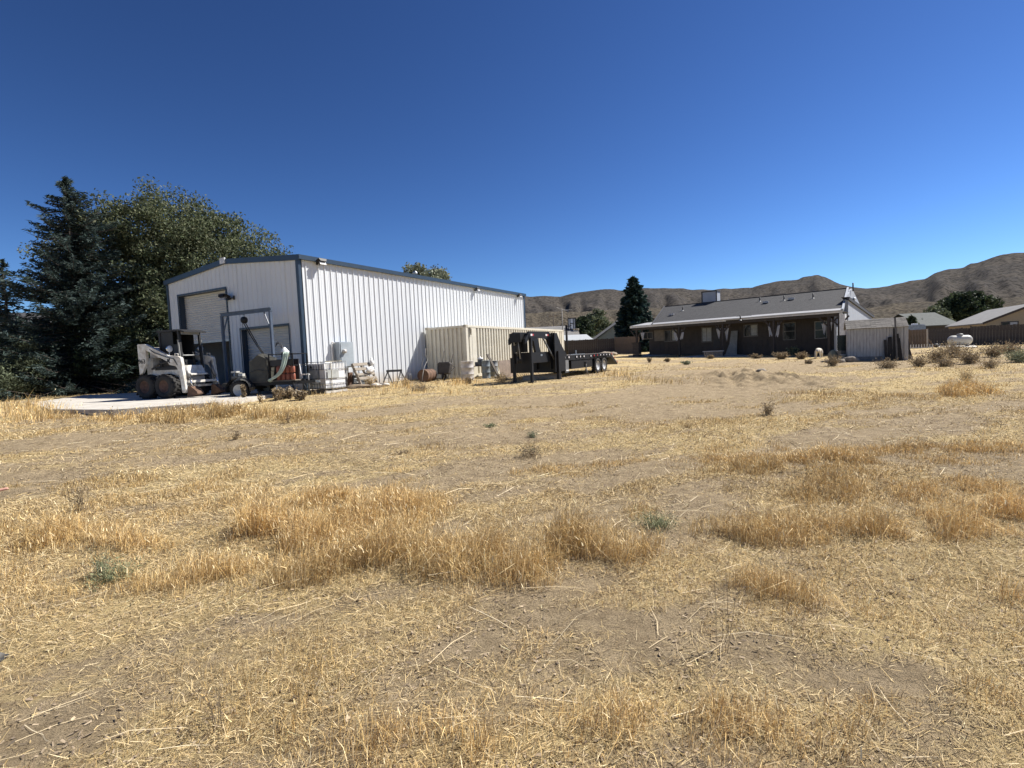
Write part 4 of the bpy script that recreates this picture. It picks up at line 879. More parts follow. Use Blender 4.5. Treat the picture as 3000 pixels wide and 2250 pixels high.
MB().tube([(-2.15,.6,1.80),(-2.15,.6,1.0)], .075, 12).tube([(-2.15,.6,1.02),(-2.15,.6,.78)], .1, 12).build('coupler', bk, gn)
MB().bx((-2.42,.35,1.60),(-2.12,.85,1.95)).build('chain_tray', bk, gn)
MB().tube([(-2.35,.5,1.6),(-2.3,.5,1.3),(-2.25,.5,.95)], .02, 6).tube([(-2.35,.7,1.7),(-2.3,.72,1.5),(-2.0,.7,1.56)], .02, 6).build('cable', mat('grey cable', (.3,.3,.29), .6), gn)
for y in (.20, 1.0):
    MB().bx((-1.96,y-.05,.0), (-1.84,y+.05,1.78)).bx((-2.05,y-.12,0),(-1.75,y+.12,.03)).build('landing_leg', bk, gn)
MB().bx((-.06,-.08,.0), (.12,.05,1.2)).bx((-.1,-.1,0),(.16,.1,.03)).build('landing_leg', bk, gn)
MB().bar((-.9,.18,1.74),(-.12,.1,.86),.05).build('diagonal_strut', mat('dark grey', (.1,.1,.1), .5), gn)
MB().bx((.75,.02,.24), (1.1,.05,.78)).build('mud_flap', mat('grey rubber', (.16,.16,.16), .7), gn)
MB().bx((.8,.0,.30), (1.08,.018,.35)).build('licence_plate', mat('white plastic', (.75,.76,.75), .5), gn)
MB().bx((1.6,.15,DK+.011), (3.2,.2,DK+.05)).bar((2.3,.2,DK+.03),(2.3,.2,DK+.22),.04).build('loose_pipe', galv, gn)
for k, (px, Y, ln, a) in enumerate(((1585,21.8,1.6,.30),(1590,22.5,1.7,.24))):
    g = G(px, Y); t = thing('timber_beam', ('lower' if k == 0 else 'upper')+' pale timber beam lying under the gooseneck neck', 'timber', g, R(8)); 
    MB().box((0,0,.09+.0*k), (ln,.16,.16)).build('beam', mat('pale old timber', (.46,.39,.31), .9, 0, .25, 5, stretch=(.3,2,2)), t); MB().box((-ln/2-.003,0,.09),(.004,.1,.1)).build('end_grain', rust, t)
g = G(1718, 24.2); js = thing('jack_stand', 'small grey jack stand in front of the gooseneck trailer deck', 'jack stand', g, R(10))
MB().tube([(0,0,.02),(0,0,.62)], .028, 8).tube([(.02,0,.3),(.14,.1,0)], .014, 6).tube([(-.02,0,.3),(-.12,.08,0)], .014, 6).tube([(0,-.02,.3),(.03,-.14,0)], .014, 6).bx((-.1,-.05,.62),(.1,.05,.65)).build('stand', mat('dull steel', (.3,.28,.26), .6, .4), js)

# ================================================================== HOUSE
hr = at(2469, 917, 35.2); HTH = R(-42.6); HB = .62
HO = Vector((hr.x, hr.y, HB)); hX = Vector((math.cos(HTH), math.sin(HTH), 0)); hY = Vector((-math.sin(HTH), math.cos(HTH), 0))
house = thing('ranch_house', 'long low brown house with grey shingle roof and a deep back porch', 'house', HO, HTH)
def hp(px, py, y): p = on_plane(px, py, HO+hY*y, hY)-HO; return p.dot(hX), p.z
shing = mat('grey shingles', (.05,.05,.053), .9, 0, .22, 3, .5, 14, col2=(.034,.034,.037), stretch=(1,1,3))
brown = mat('dark brown siding', (.068,.056,.049), .85, 0, .15, 3)
bluew = mat('grey blue siding', (.34,.37,.42), .75, 0, .06, 2)
fascia = mat('pale fascia', (.62,.62,.62), .6, 0, .08); post_m = mat('dark post wood', (.05,.042,.038), .85); trimd = mat('dark trim', (.04,.042,.05), .7)
EZ = 3.46-HB; xl = hp(1847, 957, 0)[0]; xr0 = hp(1912, 955, 0)[0]; RY = 6.3; RZ = 5.5-HB
xrl = hp(1947, 896, RY)[0]; xrr = hp(2484, 846, RY)[0]
# roof slope in courses of shingles
rf = MB(); NC = 34
def rp_(s, t):      # s 0..1 left-right, t 0..1 up
    a = Vector((xr0, -.1, EZ+.06)).lerp(Vector((xrl, RY, RZ)), t); b = Vector((.0, -.1, EZ+.06)).lerp(Vector((xrr, RY, RZ)), t); return a.lerp(b, s)
for k in range(NC):
    t0, t1 = k/NC, (k+1)/NC; o = Vector((0, -.002, .006)); a, b, c, d = rp_(0, t0)+o, rp_(1, t0)+o, rp_(1, t1), rp_(0, t1)
    rf.quad(a, b, c, d); rf.quad(rp_(0, t0)-o, rp_(1, t0)-o, b, a)
rf.quad(rp_(0, 1), rp_(1, 1), Vector((xrr, 13, EZ)), Vector((xrl, 13, EZ)))
rf.bar(rp_(0, 1), rp_(1, 1), .25, .06)
roof = rf.build('roof', shing, house)
def strip(n_, t0, t1, s0, s1, off): 
    a, b = rp_(s0, t0), rp_(s1, t0); c, d = rp_(s1, t1), rp_(s0, t1); o = Vector((0, -.02, .035+off))
    MB().quad(a+o, b+o, c+o, d+o).quad(a+o, b+o, b-Vector((0,0,.06)), a-Vector((0,0,.06))).build('eave_flashing', mat('white flashing', (.38,.38,.39), .6, 0, .08), house)
strip(0, -.012, .062, 0, .50, 0); strip(1, -.012, .05, .5, .58, -.006); strip(2, -.012, .062, .58, 1.0, .004)
MB().bar(rp_(1, 0), rp_(1, 1), .12, .2).build('rake_board', bluew, roof)
MB().bar(rp_(0, 0), rp_(0, 1), .1, .16).build('rake_board', trimd, roof)
# roof furniture
def onroof(px, py):
    P = rp_(0, 0); n = (rp_(1, 0)-rp_(0, 0)).cross(rp_(0, 1)-rp_(0, 0)).normalized(); wn = (hX*n.x+hY*n.y+Vector((0,0,n.z)))
    wp_ = HO+hX*P.x+hY*P.y+Vector((0,0,P.z)); q = on_plane(px, py, wp_, wn)-HO; return Vector((q.dot(hX), q.dot(hY), q.z))
for px, py in ((2000,904),(2226,877),(2297,874),(2382,868),(2169,932)):
    p = onroof(px, py+6); MB().tube([p-Vector((0,0,.1)), p+Vector((0,0,.38))], .05, 8).build('vent_pipe', dark_in, roof); MB().lathe([(.12,-.02),(.06,.05)], 10, c=p).build('flashing', mat('dull flashing', (.35,.35,.35), .6), roof)
for px, py in ((2244,888),(2319,878),(1968,924)):
    p = onroof(px, py); MB().box(p+Vector((0,0,.08)), (.42,.36,.16)).build('box_vent', mat('roof vent', (.3,.3,.32), .4, .5), roof)
c0 = hp(2062, 885, RY+.4); c1 = hp(2104, 870, RY+.4)
ch = MB().bx((c0[0], RY+.0, RZ-1.2), (c1[0], RY+.9, RZ+.95)).build('chimney', bluew, roof); MB().bx((c0[0]-.06, RY-.06, RZ+.95), (c1[0]+.06, RY+.96, RZ+1.05)).build('chimney_cap', trimd, ch)
for x in (c0[0], c1[0]): MB().bx((x-.05, RY-.03, RZ-.6), (x+.05, RY-.003, RZ+.95)).build('corner_board', trimd, ch)
# walls
WY = 2.5
MB().bx((xl+.5, WY, -.5), (-.4, WY+.15, EZ+.4)).build('wall', brown, house)
for k in range(int((-.4-xl-1.6)/.4)): MB().bx((xl+1.6+k*.4, WY-.012, -.5), (xl+1.6+k*.4+.02, WY-.001, EZ+.6)).build('batten', brown, house)
MB().bx((xl+.5, WY+.15, -.5), (xl+.65, 12.5, EZ+.2)).build('wall', brown, house)
MB().prism([(.3,-.5),(12.6,-.5),(12.6,EZ),(RY,RZ-.06),(.3,EZ+.1)], (-.42,0,0), (0,1,0), (0,0,1), (-1,0,0), .15).build('end_wall', bluew, house)
w0 = 4.31-HB; w1 = 3.35-HB
MB().prism([(2.0,-.5),(13,-.5),(13,w1),(2.0,w0+.04)], (.0,0,0), (0,1,0), (0,0,1), (-1,0,0), .3).build('side_wing_wall', bluew, house)
MB().bar((.04,1.7,w0+.09), (.04,13.4,w1+.02), .16, .2).build('side_wing_fascia', trimd, house)
MB().add([(.13,1.7,w0+.20),(.13,13.4,w1+.13),(-.4,13.4,w1+.14),(-.4,1.7,w0+.21)], [(0,1,2,3)]).build('side_wing_roof', shing, house)
MB().lathe([(.05,-.1),(.05,.25),(.14,.25),(.1,.36),(0,.38)], 10, c=(.0,4.3,w0-.1)).build('vent_pipe', galv, house)
MB().tube([(-.3, 5.9, RZ-.3),(-.3,5.9,RZ+.35)], .05, 8).build('vent_pipe', dark_in, house)
# porch
MB().bx((xl, -.12, EZ-.12), (hp(2128,938,0)[0], -.08, EZ+.06)).build('fascia', fascia, house)
MB().bx((hp(2178,935,0)[0], -.14, EZ-.10), (.02, -.10, EZ+.08)).build('fascia', fascia, house)
MB().bx((hp(2128,938,0)[0], -.115, EZ-.05), (hp(2178,935,0)[0], -.09, EZ+.06)).build('fascia', fascia, house)
MB().bx((xl, -.079, EZ-.04), (0, WY, EZ-.01)).build('porch_ceiling', post_m, house)
MB().add([(xl,-.13,EZ+.07),(xr0,-.13,EZ+.07),(xr0+.2,WY,EZ+.42),(xl+.3,WY,EZ+.40)], [(0,1,2,3)]).build('porch_roof', mat('white flashing', (.38,.38,.39), .6, 0, .08), house)
MB().bx((xl+.1, .06, EZ-.32), (-.1, .2, EZ-.04)).build('porch_beam', post_m, house)
PX = [hp(q, 1000, .13)[0] for q in (1866, 1990, 2118, 2267, 2428)]+[-.25]
for x in PX:
    MB().bx((x-.07, .06, -.6), (x+.07, .2, EZ-.32)).build('porch_post', post_m, house)
    for s in (-1, 1): MB().bar((x+s*.07, .13, EZ-.95), (x+s*.6, .13, EZ-.33), .08, .1).build('knee_brace', post_m, house)
MB().bx((-.2,-.02,-.5),(-.03,.05,EZ-.12)).bx((-.03,.0,-.5),(.12,.6,EZ-.2)).build('white_corner_board', mat('white trim', (.66,.66,.66), .6), house)
# windows: frame, glass, and something pale behind some panes
wfr = mat('window frame', (.17,.155,.14), .6); cur = mat('pale curtain', (.40,.41,.40), .8)
def window(a, b, split='h', curt=None, fm=wfr):
    (x0, z1), (x1, z0) = hp(*a, WY), hp(*b, WY); t = .06
    f = MB()
    for q in (((x0-t, z0-t), (x1+t, z0)), ((x0-t, z1), (x1+t, z1+t)), ((x0-t, z0), (x0, z1)), ((x1, z0), (x1+t, z1))): f.bx((q[0][0], WY-.05, q[0][1]), (q[1][0], WY-.013, q[1][1]))
    if split == 'h': f.bx((x0, WY-.045, (z0+z1)/2-.025), (x1, WY-.014, (z0+z1)/2+.025))
    else: f.bx(((x0+x1)/2-.025, WY-.045, z0), ((x0+x1)/2+.025, WY-.014, z1))
    o = f.build('window', fm, house); 
    for k in range(2):
        if split == 'h': MB().bx((x0, WY-.03, z0+(z1-z0)*k/2+.025*k), (x1, WY-.02, z0+(z1-z0)*(k+1)/2-.025*(1-k))).build('pane', glass, o)
        else: MB().bx((x0+(x1-x0)*k/2+.025*k, WY-.03, z0), (x0+(x1-x0)*(k+1)/2-.025*(1-k), WY-.02, z1)).build('pane', glass, o)
    if curt: MB().bx((x0+(x1-x0)*curt[0], WY-.034, z0+.03), (x0+(x1-x0)*curt[1], WY-.031, z1-.03)).build('curtain', cur, o)
window((1882,976),(1912,991),'v',None); window((1948,969),(1984,998),'v',(.62,.98)); window((2057,961),(2085,1000),'v',(.03,.97)); window((2181,953),(2219,983),'v',(.5,.98)); window((2296,948),(2329,993),'h'); window((2389,944),(2421,989),'h',None,mat('pale window frame', (.30,.28,.26), .6))
(dx0, dz1), (dx1, dz0) = hp(2088,962,WY), hp(2110,1020,WY)
dd = MB().bx((dx0, WY-.03, dz0), (dx1, WY-.013, dz1)).build('back_door', dark_in, house); MB().lathe([(0,.03),(.03,.02),(.03,0)], 10, Matrix.Rotation(R(90),3,'X'), (dx1-.08, WY-.03, (dz0+dz1)/2)).build('door_handle', galv, dd)
(bx0, bz1), (bx1, bz0) = hp(1917,968,WY), hp(1946,998,WY); MB().bx((bx0, WY-.06, bz0), (bx1, WY-.02, bz1)).build('shutter_board', mat('pale brown board', (.22,.19,.16), .8), house)
# pale torn cloths hung along the porch
cloth_m = mat('thin white cloth', (.46,.46,.47), .9, 0, .1); CS = [((1973,974),(1985,996),.10),((1992,974),(2004,993),.10),((2099,963),(2112,991),.3),((2122,962),(2135,997),.3),((2250,955),(2261,983),.1),((2273,953),(2285,984),.1),((2407,948),(2422,978),.3),((2433,944),(2438,968),.0),((2443,946),(2449,980),.1),((1877,975),(1888,997),.1)]
WHERE = ['left of the second porch post','right of the second porch post','left of the middle porch door','right of the middle porch door','left of the fourth porch post','right of the fourth porch post','in front of the rightmost porch window','just right of the fifth porch post','near the right end of the porch','at the far left end of the porch']
for i, (a, b, yy) in enumerate(CS):
    (x0, z1), (x1, z0) = hp(*a, yy), hp(*b, yy); xm = (x0+x1)/2; wdt = abs(x1-x0); lean = (-1 if i in (1, 5) else 1)*.25*wdt*(i in (0,1,4,5))
    o = thing('hanging_cloth', 'torn white cloth hanging '+WHERE[i], 'cloth', HO+hX*xm+hY*yy+Vector((0,0,z0)), HTH, 'white cloths hung along the porch')
    c = MB(); hgt = z1-z0
    def cp_(u, v):
        wv = wdt*(.28+.75*v if i not in (0,1,4,5) else .95-.5*v); return Vector((lean*(1-v)*2-lean+(u-.5)*wv, .03*math.sin(u*11+v*4)+.02*math.sin(v*7), v*hgt+(.12*hgt*math.sin(u*9+i) if v == 0 else 0)))
    for p in range(8):
        for q in range(6): c.add([cp_(p/8,q/6),cp_((p+1)/8,q/6),cp_((p+1)/8,(q+1)/6),cp_(p/8,(q+1)/6)], [(0,1,2,3)], True)
    c.build('cloth_sheet', cloth_m, o); MB().tube([(0,0,hgt*.9),(0,0,hgt+.25)], .008, 4).build('string', cloth_m, o)
# pale board leaning by the back door, pillar and porch clutter
def hg(px, yy, z=None): x = hp(px, 1020, yy)[0]; p = HO+hX*x+hY*yy; return Vector((p.x, p.y, gz(p.x, p.y)))
o = thing('leaning_board', 'tall grey board leaning on the porch wall right of the back door', 'board', hg(2142, 1.9), HTH); MB().prism([(-.5,0),(.42,0),(.40,2.05),(-.12,2.05),(-.2,1.0)], (0,0,0), (1,0,0), (0,.2,.98), (0,1,0), .03).build('sheet', mat('grey sheet', (.24,.25,.25), .8), o)
o = thing('porch_pillar_base', 'brown masonry pier at the left end of the porch', 'pier', hg(1866, .1), HTH)
for k in range(6): MB().bx((-.3,-.25,k*.2), (.3,.25,k*.2+.19)).build('block_course', mat('dark pier block', (.075,.06,.05), .9), o)
MB().bx((-.36,-.3,1.19),(.36,.3,1.26)).build('cap', post_m, o)

# ================================================================== YARD IN FRONT OF THE HOUSE
def polyground(name, px, dz, m):
    P = [gpt(*q) for q in px]; zs = max(p.z for p in P)
    n = len(P); b = MB().add([(p.x, p.y, gz(p.x, p.y)+dz) for p in P]+[(p.x, p.y, gz(p.x, p.y)-.1) for p in P], [tuple(range(n))]+[(i, i+n, (i+1) % n+n, (i+1) % n) for i in range(n)]); return tag(b.build(name, m), kind='structure')
polyground('patio_slab', [(1990,1049),(2195,1044),(2150,1036),(2060,1040)], .04, concrete)
polyground('patio_slab', [(1880,1045),(2005,1038),(2000,1033),(1900,1037)], .04, mat('grey concrete', (.42,.42,.42), .9))
g = gpt(2090, 1046); bn = thing('stone_bench', 'low stone bench with a pale slab top on the patio', 'bench', g, R(-5))
bw = 56/F*g.y
MB().bx((-bw/2,-.22,.42), (bw/2,.26,.49)).build('slab_top', mat('pale stone slab', (.52,.50,.47), .8), bn)
stone = mat('brown stone block', (.27,.23,.19), .9, 0, .3, 8)
for r_ in range(3):
    for k in range(4): MB().bx((-bw*.45+k*bw*.225,-.18,r_*.138), (-bw*.45+(k+1)*bw*.225-.012,.22,r_*.138+.132)).build('stone_block', stone, bn)

# ================================================================== GARDEN SHED
se = at(2657, 1067, 27.0); sl = at(2482, 965, 28.35); s2 = at(2657, 955, 27.0)
SD = Vector((sl.x-s2.x, sl.y-s2.y, 0)); SLn = SD.length; SA = math.atan2(-SD.y, -SD.x)
SO = Vector((s2.x, s2.y, gz(s2.x, s2.y)-.03)); SHh = s2.z-SO.z
shed = thing('garden_shed', 'small weathered grey board shed with a shingle roof', 'shed', SO, SA)
sw = mat('weathered white boards', (.46,.45,.43), .85, 0, .2, 3, .2, 20, stretch=(6,6,.6), col2=(.34,.33,.32))
nb = 18; bwid = SLn/nb
for k in range(nb): MB().bx((-SLn+k*bwid+.008, random.uniform(-.006,.004), .04), (-SLn+(k+1)*bwid-.004, .03, SHh)).build('board', sw, shed)
MB().bx((-SLn,.031,-.2), (0,.05,SHh)).build('backing', mat('dark wood', (.07,.06,.05), .9), shed)
for x in (-SLn, -.05): MB().bx((x,.051,-.2), (x+.05,2.4,SHh)).build('end_wall', sw, shed)
MB().bx((-SLn,2.4,-.2), (0,2.45,SHh)).build('back_wall', sw, shed)
MB().bx((-SLn-.04,-.02,.0), (-SLn*.4,.0,.28)).build('stained_board', mat('stained board', (.22,.21,.20), .9), shed)
MB().bx((-.1,-.03,.0), (.06,-.008,SHh)).build('corner_board', sw, shed)
sg = mat('tan grey shingles', (.20,.185,.165), .95, 0, .35, 9, .4, 25, stretch=(1,3,3), col2=(.12,.11,.10)); sr_ = MB()
rt = at(2653, 925, 28.0)
RH = .52
for k in range(9):
    t0, t1 = k/9, (k+1)/9; y0, y1 = -.12+1.32*t0, -.12+1.32*t1; z0, z1 = SHh-.02+RH*t0, SHh-.02+RH*t1
    n_ = 12
    for j in range(n_):
        xa = -SLn-.06+(SLn+.14)*j/n_; xb = xa+(SLn+.14)/n_-.008; dz = random.uniform(.012,.03)
        sr_.quad((xa,y0-.015,z0+dz), (xb,y0-.015,z0+dz), (xb,y1,z1+.006), (xa,y1,z1+.006)); sr_.quad((xa,y0-.015,z0-.01),(xb,y0-.015,z0-.01),(xb,y0-.015,z0+dz),(xa,y0-.015,z0+dz))
sr_.add([(-SLn-.06,-.12,SHh-.03),(.08,-.12,SHh-.03),(.08,1.2,SHh-.03+RH),(-SLn-.06,1.2,SHh-.03+RH),(.08,2.55,SHh-.03),(-SLn-.06,2.55,SHh-.03)], [(0,1,2,3),(3,2,4,5)])
sr_.build('shingle_roof', sg, shed)
MB().prism([(0,SHh),(2.45,SHh),(1.2,SHh+RH-.05)], (-.03,0,0), (0,1,0), (0,0,1), (-1,0,0), .04).build('gable', sw, shed)
# leaning dark planks and post on the shed front
dp = mat('dark charred plank', (.035,.032,.03), .9, 0, .3)
for k, (fx, top, dx) in enumerate(((-.92,1.15,-.02),(-.80,1.28,.03),(-.68,1.3,-.04),(-.56,1.75,.02),(-.36,1.45,-.06),(-.26,1.2,-.1))):
    o = thing('dark_plank', ['short dark plank at the left of the bundle on the shed','second dark plank from the left in the shed bundle','third dark plank from the left in the shed bundle','tallest dark plank in the bundle leaning on the shed','dark plank just right of the tall grey post','rightmost slanting dark plank on the shed front'][k], 'plank', SO+hX*0+Vector((math.cos(SA)*fx-math.sin(SA)*(-.28), math.sin(SA)*fx+math.cos(SA)*(-.28), .0)), SA, 'dark planks leaning on the shed')
    MB().bar((0,0,.02), (dx,.2,top), .12, .03, up=(0,1,0)).build('plank', dp, o)
o = thing('leaning_post', 'tall grey post leaning on the shed front beside dark planks', 'post', SO+Vector((math.cos(SA)*-.45-math.sin(SA)*-.34, math.sin(SA)*-.45+math.cos(SA)*-.34, 0)), SA); MB().bar((0,0,.02), (-.08,.16,2.3), .075).build('post', mat('grey post wood', (.13,.125,.12), .85), o)
for i in range(2):
    o = thing('side_post', ['dark stake leaning on the right end of the shed','rusty stake splayed beside the right end of the shed'][i], 'stake', G(2666+i*8, 27.6), 0); MB().bar((0,0,0), (-.08-.1*i,.2,1.6-.5*i), .09 if i == 0 else .04).build('stake', dp if i == 0 else rust, o)
# wire roll, block, bucket left of the shed
o = thing('wire_mesh_roll', 'dark green roll of wire mesh standing left of the shed', 'wire roll', G(2468, 29.6), 0)
wm = mat('dark green wire', (.035,.05,.045), .7)
for k in range(9):
    for s in (-1, 1):
        MB().tube([(.26*math.cos(k*.7+s*j*.35), .26*math.sin(k*.7+s*j*.35), .6+.82*j/8) for j in range(9)], .012, 4).build('wire', wm, o)
MB().lathe([(.22,.55),(.24,1.4),(.22,1.45)], 18).build('inner_roll', wm, o)
for z in (.6, 1.0, 1.42): MB().lathe([(.262,z),(.27,z+.01),(.262,z+.02)], 18).build('hoop', wm, o)
MB().bx((-.2,-.2,0),(.2,.2,.56)).build('crate_base', mat('dull board', (.2,.19,.17), .9), o)
o = lump('tree_stump', mat('greenish old wood', (.24,.23,.16), .9, 0, .3), None, .3, 31, (.85,.85,1.1), (0,0,.3), .18); o.location = G(2440, 29.2); tag(o, 'squat greenish stump left of the wire mesh roll', 'stump')
o = thing('white_bucket', 'white plastic bucket standing at the left corner of the shed', 'bucket', G(2472, 28.6), 0); MB().lathe([(0,.01),(.12,.01),(.15,.36),(.16,.36),(.155,.38),(.14,.37)], 16).build('pail', mat('off white bucket', (.55,.54,.52), .5), o); MB().tube([(-.15,0,.34),(0,-.15,.2),(.15,0,.34)], .006, 4).build('handle', galv, o)
for i, (px, Y, s, lab) in enumerate(((2430,27.6,.16,'pale rock in front of the squat stump'),(2462,27.3,.2,'reddish rock in front of the white bucket'),(2493,27.4,.34,'low earth hump at the left foot of the shed'),(1640,18.6,.14,'dark stone on the dug over earth'))):
    o = lump('rock', mat('yard rock', (.30,.26,.21), .95, 0, .3), None, s, 40+i, (1.3,.9,.6), (0,0,s*.3), .3); o.location = G(px if i < 3 else 2230, Y); tag(o, lab, 'rock')

# ================================================================== FENCES
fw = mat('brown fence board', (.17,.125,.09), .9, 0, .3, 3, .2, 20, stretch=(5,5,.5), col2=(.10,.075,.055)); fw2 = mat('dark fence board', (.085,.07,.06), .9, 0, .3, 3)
def fence(lab, a, Ya, b, Yb, h, m, bw_=.15, posts=True, ga=None, rail=True):
    A = G(a, Ya); B_ = G(b, Yb); d = Vector((B_.x-A.x, B_.y-A.y, 0)); n = max(2, int(d.length/bw_)); ang = math.atan2(d.y, d.x)
    o = thing('wood_fence', lab, 'fence', A, ang); me = MB().bx((.004,-.011,0), (d.length/n-.006,.011,h)).mesh('board', m)
    for k in range(n):
        p = A+d*(k/n); b_ = bpy.data.objects.new('board', me); COL.objects.link(b_); b_.parent = o; b_.location = (d.length*k/n, random.uniform(-.008,.008), gz(p.x, p.y)-A.z-.03+random.uniform(-.03,.02))
    for k in range(int(d.length/2.4)+1):
        p = A+d*min(1, k*2.4/d.length); MB().bx((k*2.4-.045,.08,gz(p.x,p.y)-A.z-.1), (k*2.4+.045,.17,gz(p.x,p.y)-A.z+h+.03)).build('post', m, o)
    zB = B_.z-A.z
    for q in (.3, h-.3): MB().bar((0,.045,q), (d.length,.045,q+zB), .04, .08).build('rail', m, o)
    return o
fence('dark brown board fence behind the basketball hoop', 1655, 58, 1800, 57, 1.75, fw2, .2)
fence('brown board fence left of the porch, its sunlight put into the colour', 1801, 57, 1874, 53, 1.85, fw, .2)  # same fence in lighter boards: the sunlight is put into their colour
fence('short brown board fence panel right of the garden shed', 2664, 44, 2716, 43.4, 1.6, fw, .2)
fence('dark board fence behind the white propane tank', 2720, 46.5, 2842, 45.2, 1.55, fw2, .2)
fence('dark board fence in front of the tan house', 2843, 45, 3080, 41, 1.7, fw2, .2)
for k in range(7):
    pass
A = G(2666, 42.6); o = thing('picket_edging', 'row of short white pickets under the board fence panel', 'picket fence', A, R(-18))
for k in range(9): MB().bx((.02+k*.19,-.01,0), (.08+k*.19,.01,.34)).build('picket', mat('white picket', (.66,.65,.63), .7), o)
MB().bx((0,.01,.06), (1.62,.03,.10)).build('rail', mat('white picket', (.66,.65,.63), .7), o)
o = thing('pale_post', 'thin pale post at the right end of the board fence panel', 'post', G(2717, 42.8)); MB().bar((0,0,0),(-.03,0,1.6),.09).build('post', mat('pale post wood', (.45,.41,.36), .85), o); MB().bar((.05,0,.75),(.7,.1,.08),.08).build('brace', fw, o)
# stones by the left fence
for k in range(4):
    o = lump('rock', mat('field stone', (.30,.25,.20), .95), None, (.55,.4,.45,.3)[k], 60+k, (1.2,.8,.6), (0,0,.12), .35); o.location = G(1772+k*9, 50+k*.4); tag(o, ['largest stone of the row by the brown fence','second stone from the left of the row by the brown fence','third stone from the left of the row by the brown fence','smallest stone at the right of the row by the brown fence'][k], 'rock', 'stones by the brown fence')

# ================================================================== NEIGHBOURING BUILDINGS
def gabled(name, lab, P, rz, w, d, h, rise, wm, rm, over=.3, ridge='x', label_door=None):
    o = thing(name, lab, 'house' if 'house' in name else 'shed', P, rz)
    MB().bx((0,0,-.5), (w,d,h)).build('wall', wm, o)
    if ridge == 'x':
        r = MB().add([(-over,-over,h-.05),(w+over,-over,h-.05),(w+over,d/2,h+rise),(-over,d/2,h+rise),(w+over,d+over,h-.05),(-over,d+over,h-.05),(-over,-over,h-.17),(w+over,-over,h-.17),(w+over,d/2,h+rise-.12),(-over,d/2,h+rise-.12),(w+over,d+over,h-.17),(-over,d+over,h-.17)], [(0,1,2,3),(3,2,4,5),(0,6,7,1),(1,7,8,2),(2,8,10,4),(4,10,11,5),(5,11,9,3),(3,9,6,0)])
        g_ = [MB().prism([(0,h),(d,h),(d/2,h+rise-.12)], (q,0,0), (0,1,0), (0,0,1), (1,0,0), .1) for q in (0, w-.1)]
    else:
        r = MB().add([(-over,-over,h-.05),(w/2,-over,h+rise),(w/2,d+over,h+rise),(-over,d+over,h-.05),(w+over,-over,h-.05),(w+over,d+over,h-.05),(-over,-over,h-.17),(w/2,-over,h+rise-.12),(w/2,d+over,h+rise-.12),(-over,d+over,h-.17),(w+over,-over,h-.17),(w+over,d+over,h-.17)], [(0,1,2,3),(1,4,5,2),(0,6,7,1),(1,7,10,4),(4,10,11,5),(3,2,8,9),(2,5,11,8),(0,3,9,6)])
        g_ = [MB().prism([(0,h),(w,h),(w/2,h+rise-.12)], (0,q,0), (1,0,0), (0,0,1), (0,-1,0), .1) for q in (.1, d)]
    
    for gb in g_:
        gb.build('gable', wm, o)
    r.build('roof', rm, o); return o
green_grey = mat('sage siding', (.21,.24,.22), .8, 0, .08); pale_roof = mat('pale metal roof', (.50,.52,.52), .5, .3, .08)
def wd(px0, px1, Y): return abs(px1-px0)/F*Y
# long low roof beyond the container
P = at(1500, 1000, 82); P.z = 1.2
nh = gabled('neighbour_house', 'long low grey roofed house beyond the end of the container', P, R(-3), wd(1500,1690,82), 9, 2.7+.0, 1.9, mat('pale taupe siding', (.38,.35,.31), .8), mat('grey asphalt roof', (.20,.195,.19), .9, 0, .15, 2), .4)
# sage metal shed with pale roof
P = at(1650, 1000, 66); P.z = 1.1
ms = gabled('metal_shed', 'sage green metal shed with a pale roof behind the hoop', P, R(12), wd(1650,1745,66)*.95, 5, 1.85, .75, green_grey, pale_roof, .15, 'x')
for k in range(12): MB().bx((.2+k*.32,-.02,0), (.23+k*.32,-.002,1.75)).build('rib', green_grey, ms)
# gabled sage house left of the spruce
P = at(1752, 1000, 72); P.z = 1.15
h2 = gabled('neighbour_house', 'sage green gabled house beside the dark spruce', P, R(-4), 11, 8, 2.0, 3.9, green_grey, mat('dark roof', (.10,.10,.10), .9), .4, 'y')
MB().bx((1.0,-.1,-.2), (3.5,-.02,1.6)).build('lean_to_wall', green_grey, h2)
MB().tube([(4.2,3,4.5),(4.2,3,6.6)], .08, 8).build('flue_pipe', dark_in, h2)
# tan house at the right edge
tanw = mat('tan stucco', (.40,.32,.21), .85, 0, .06)
P = G(2888, 50); P.z = .5
rw = gabled('neighbour_house', 'tan stucco house with a grey roof at the right edge', P, R(-29), 7.2, 13.7, 2.05, 1.65, tanw, mat('grey asphalt roof', (.20,.195,.19), .9, 0, .15, 2), .3, 'y')
MB().bar((-.32,-.32,1.95), (3.6,-.32,3.64), .05, .2).build('barge_board', mat('dark brown trim', (.06,.045,.035), .7), rw)
wi = MB()
for q in (((1.1,1.22),(2.35,1.30)),((1.1,1.94),(2.35,2.02)),((1.1,1.22),(1.18,2.02)),((2.27,1.22),(2.35,2.02)),((1.68,1.3),(1.74,1.94))): wi.bx((q[0][0],-.06,q[0][1]), (q[1][0],-.012,q[1][1]))
wo_ = wi.build('window', mat('window frame dark', (.06,.05,.05), .6), rw)
for a, b, m in ((1.18,1.68,glass),(1.74,2.27,mat('bright pane', (.42,.42,.44), .15))): MB().bx((a,-.03,1.3), (b,-.014,1.94)).build('pane', m, wo_)
P = G(2705, 70); P.z = .9
gabled('neighbour_house', 'small green grey roofed building left of the tan house', P, R(0), wd(2705,2800,70), 8, 2.0, 1.9, mat('dark wall', (.06,.055,.05), .9), mat('green grey roof', (.085,.095,.09), .9), .4, 'x')
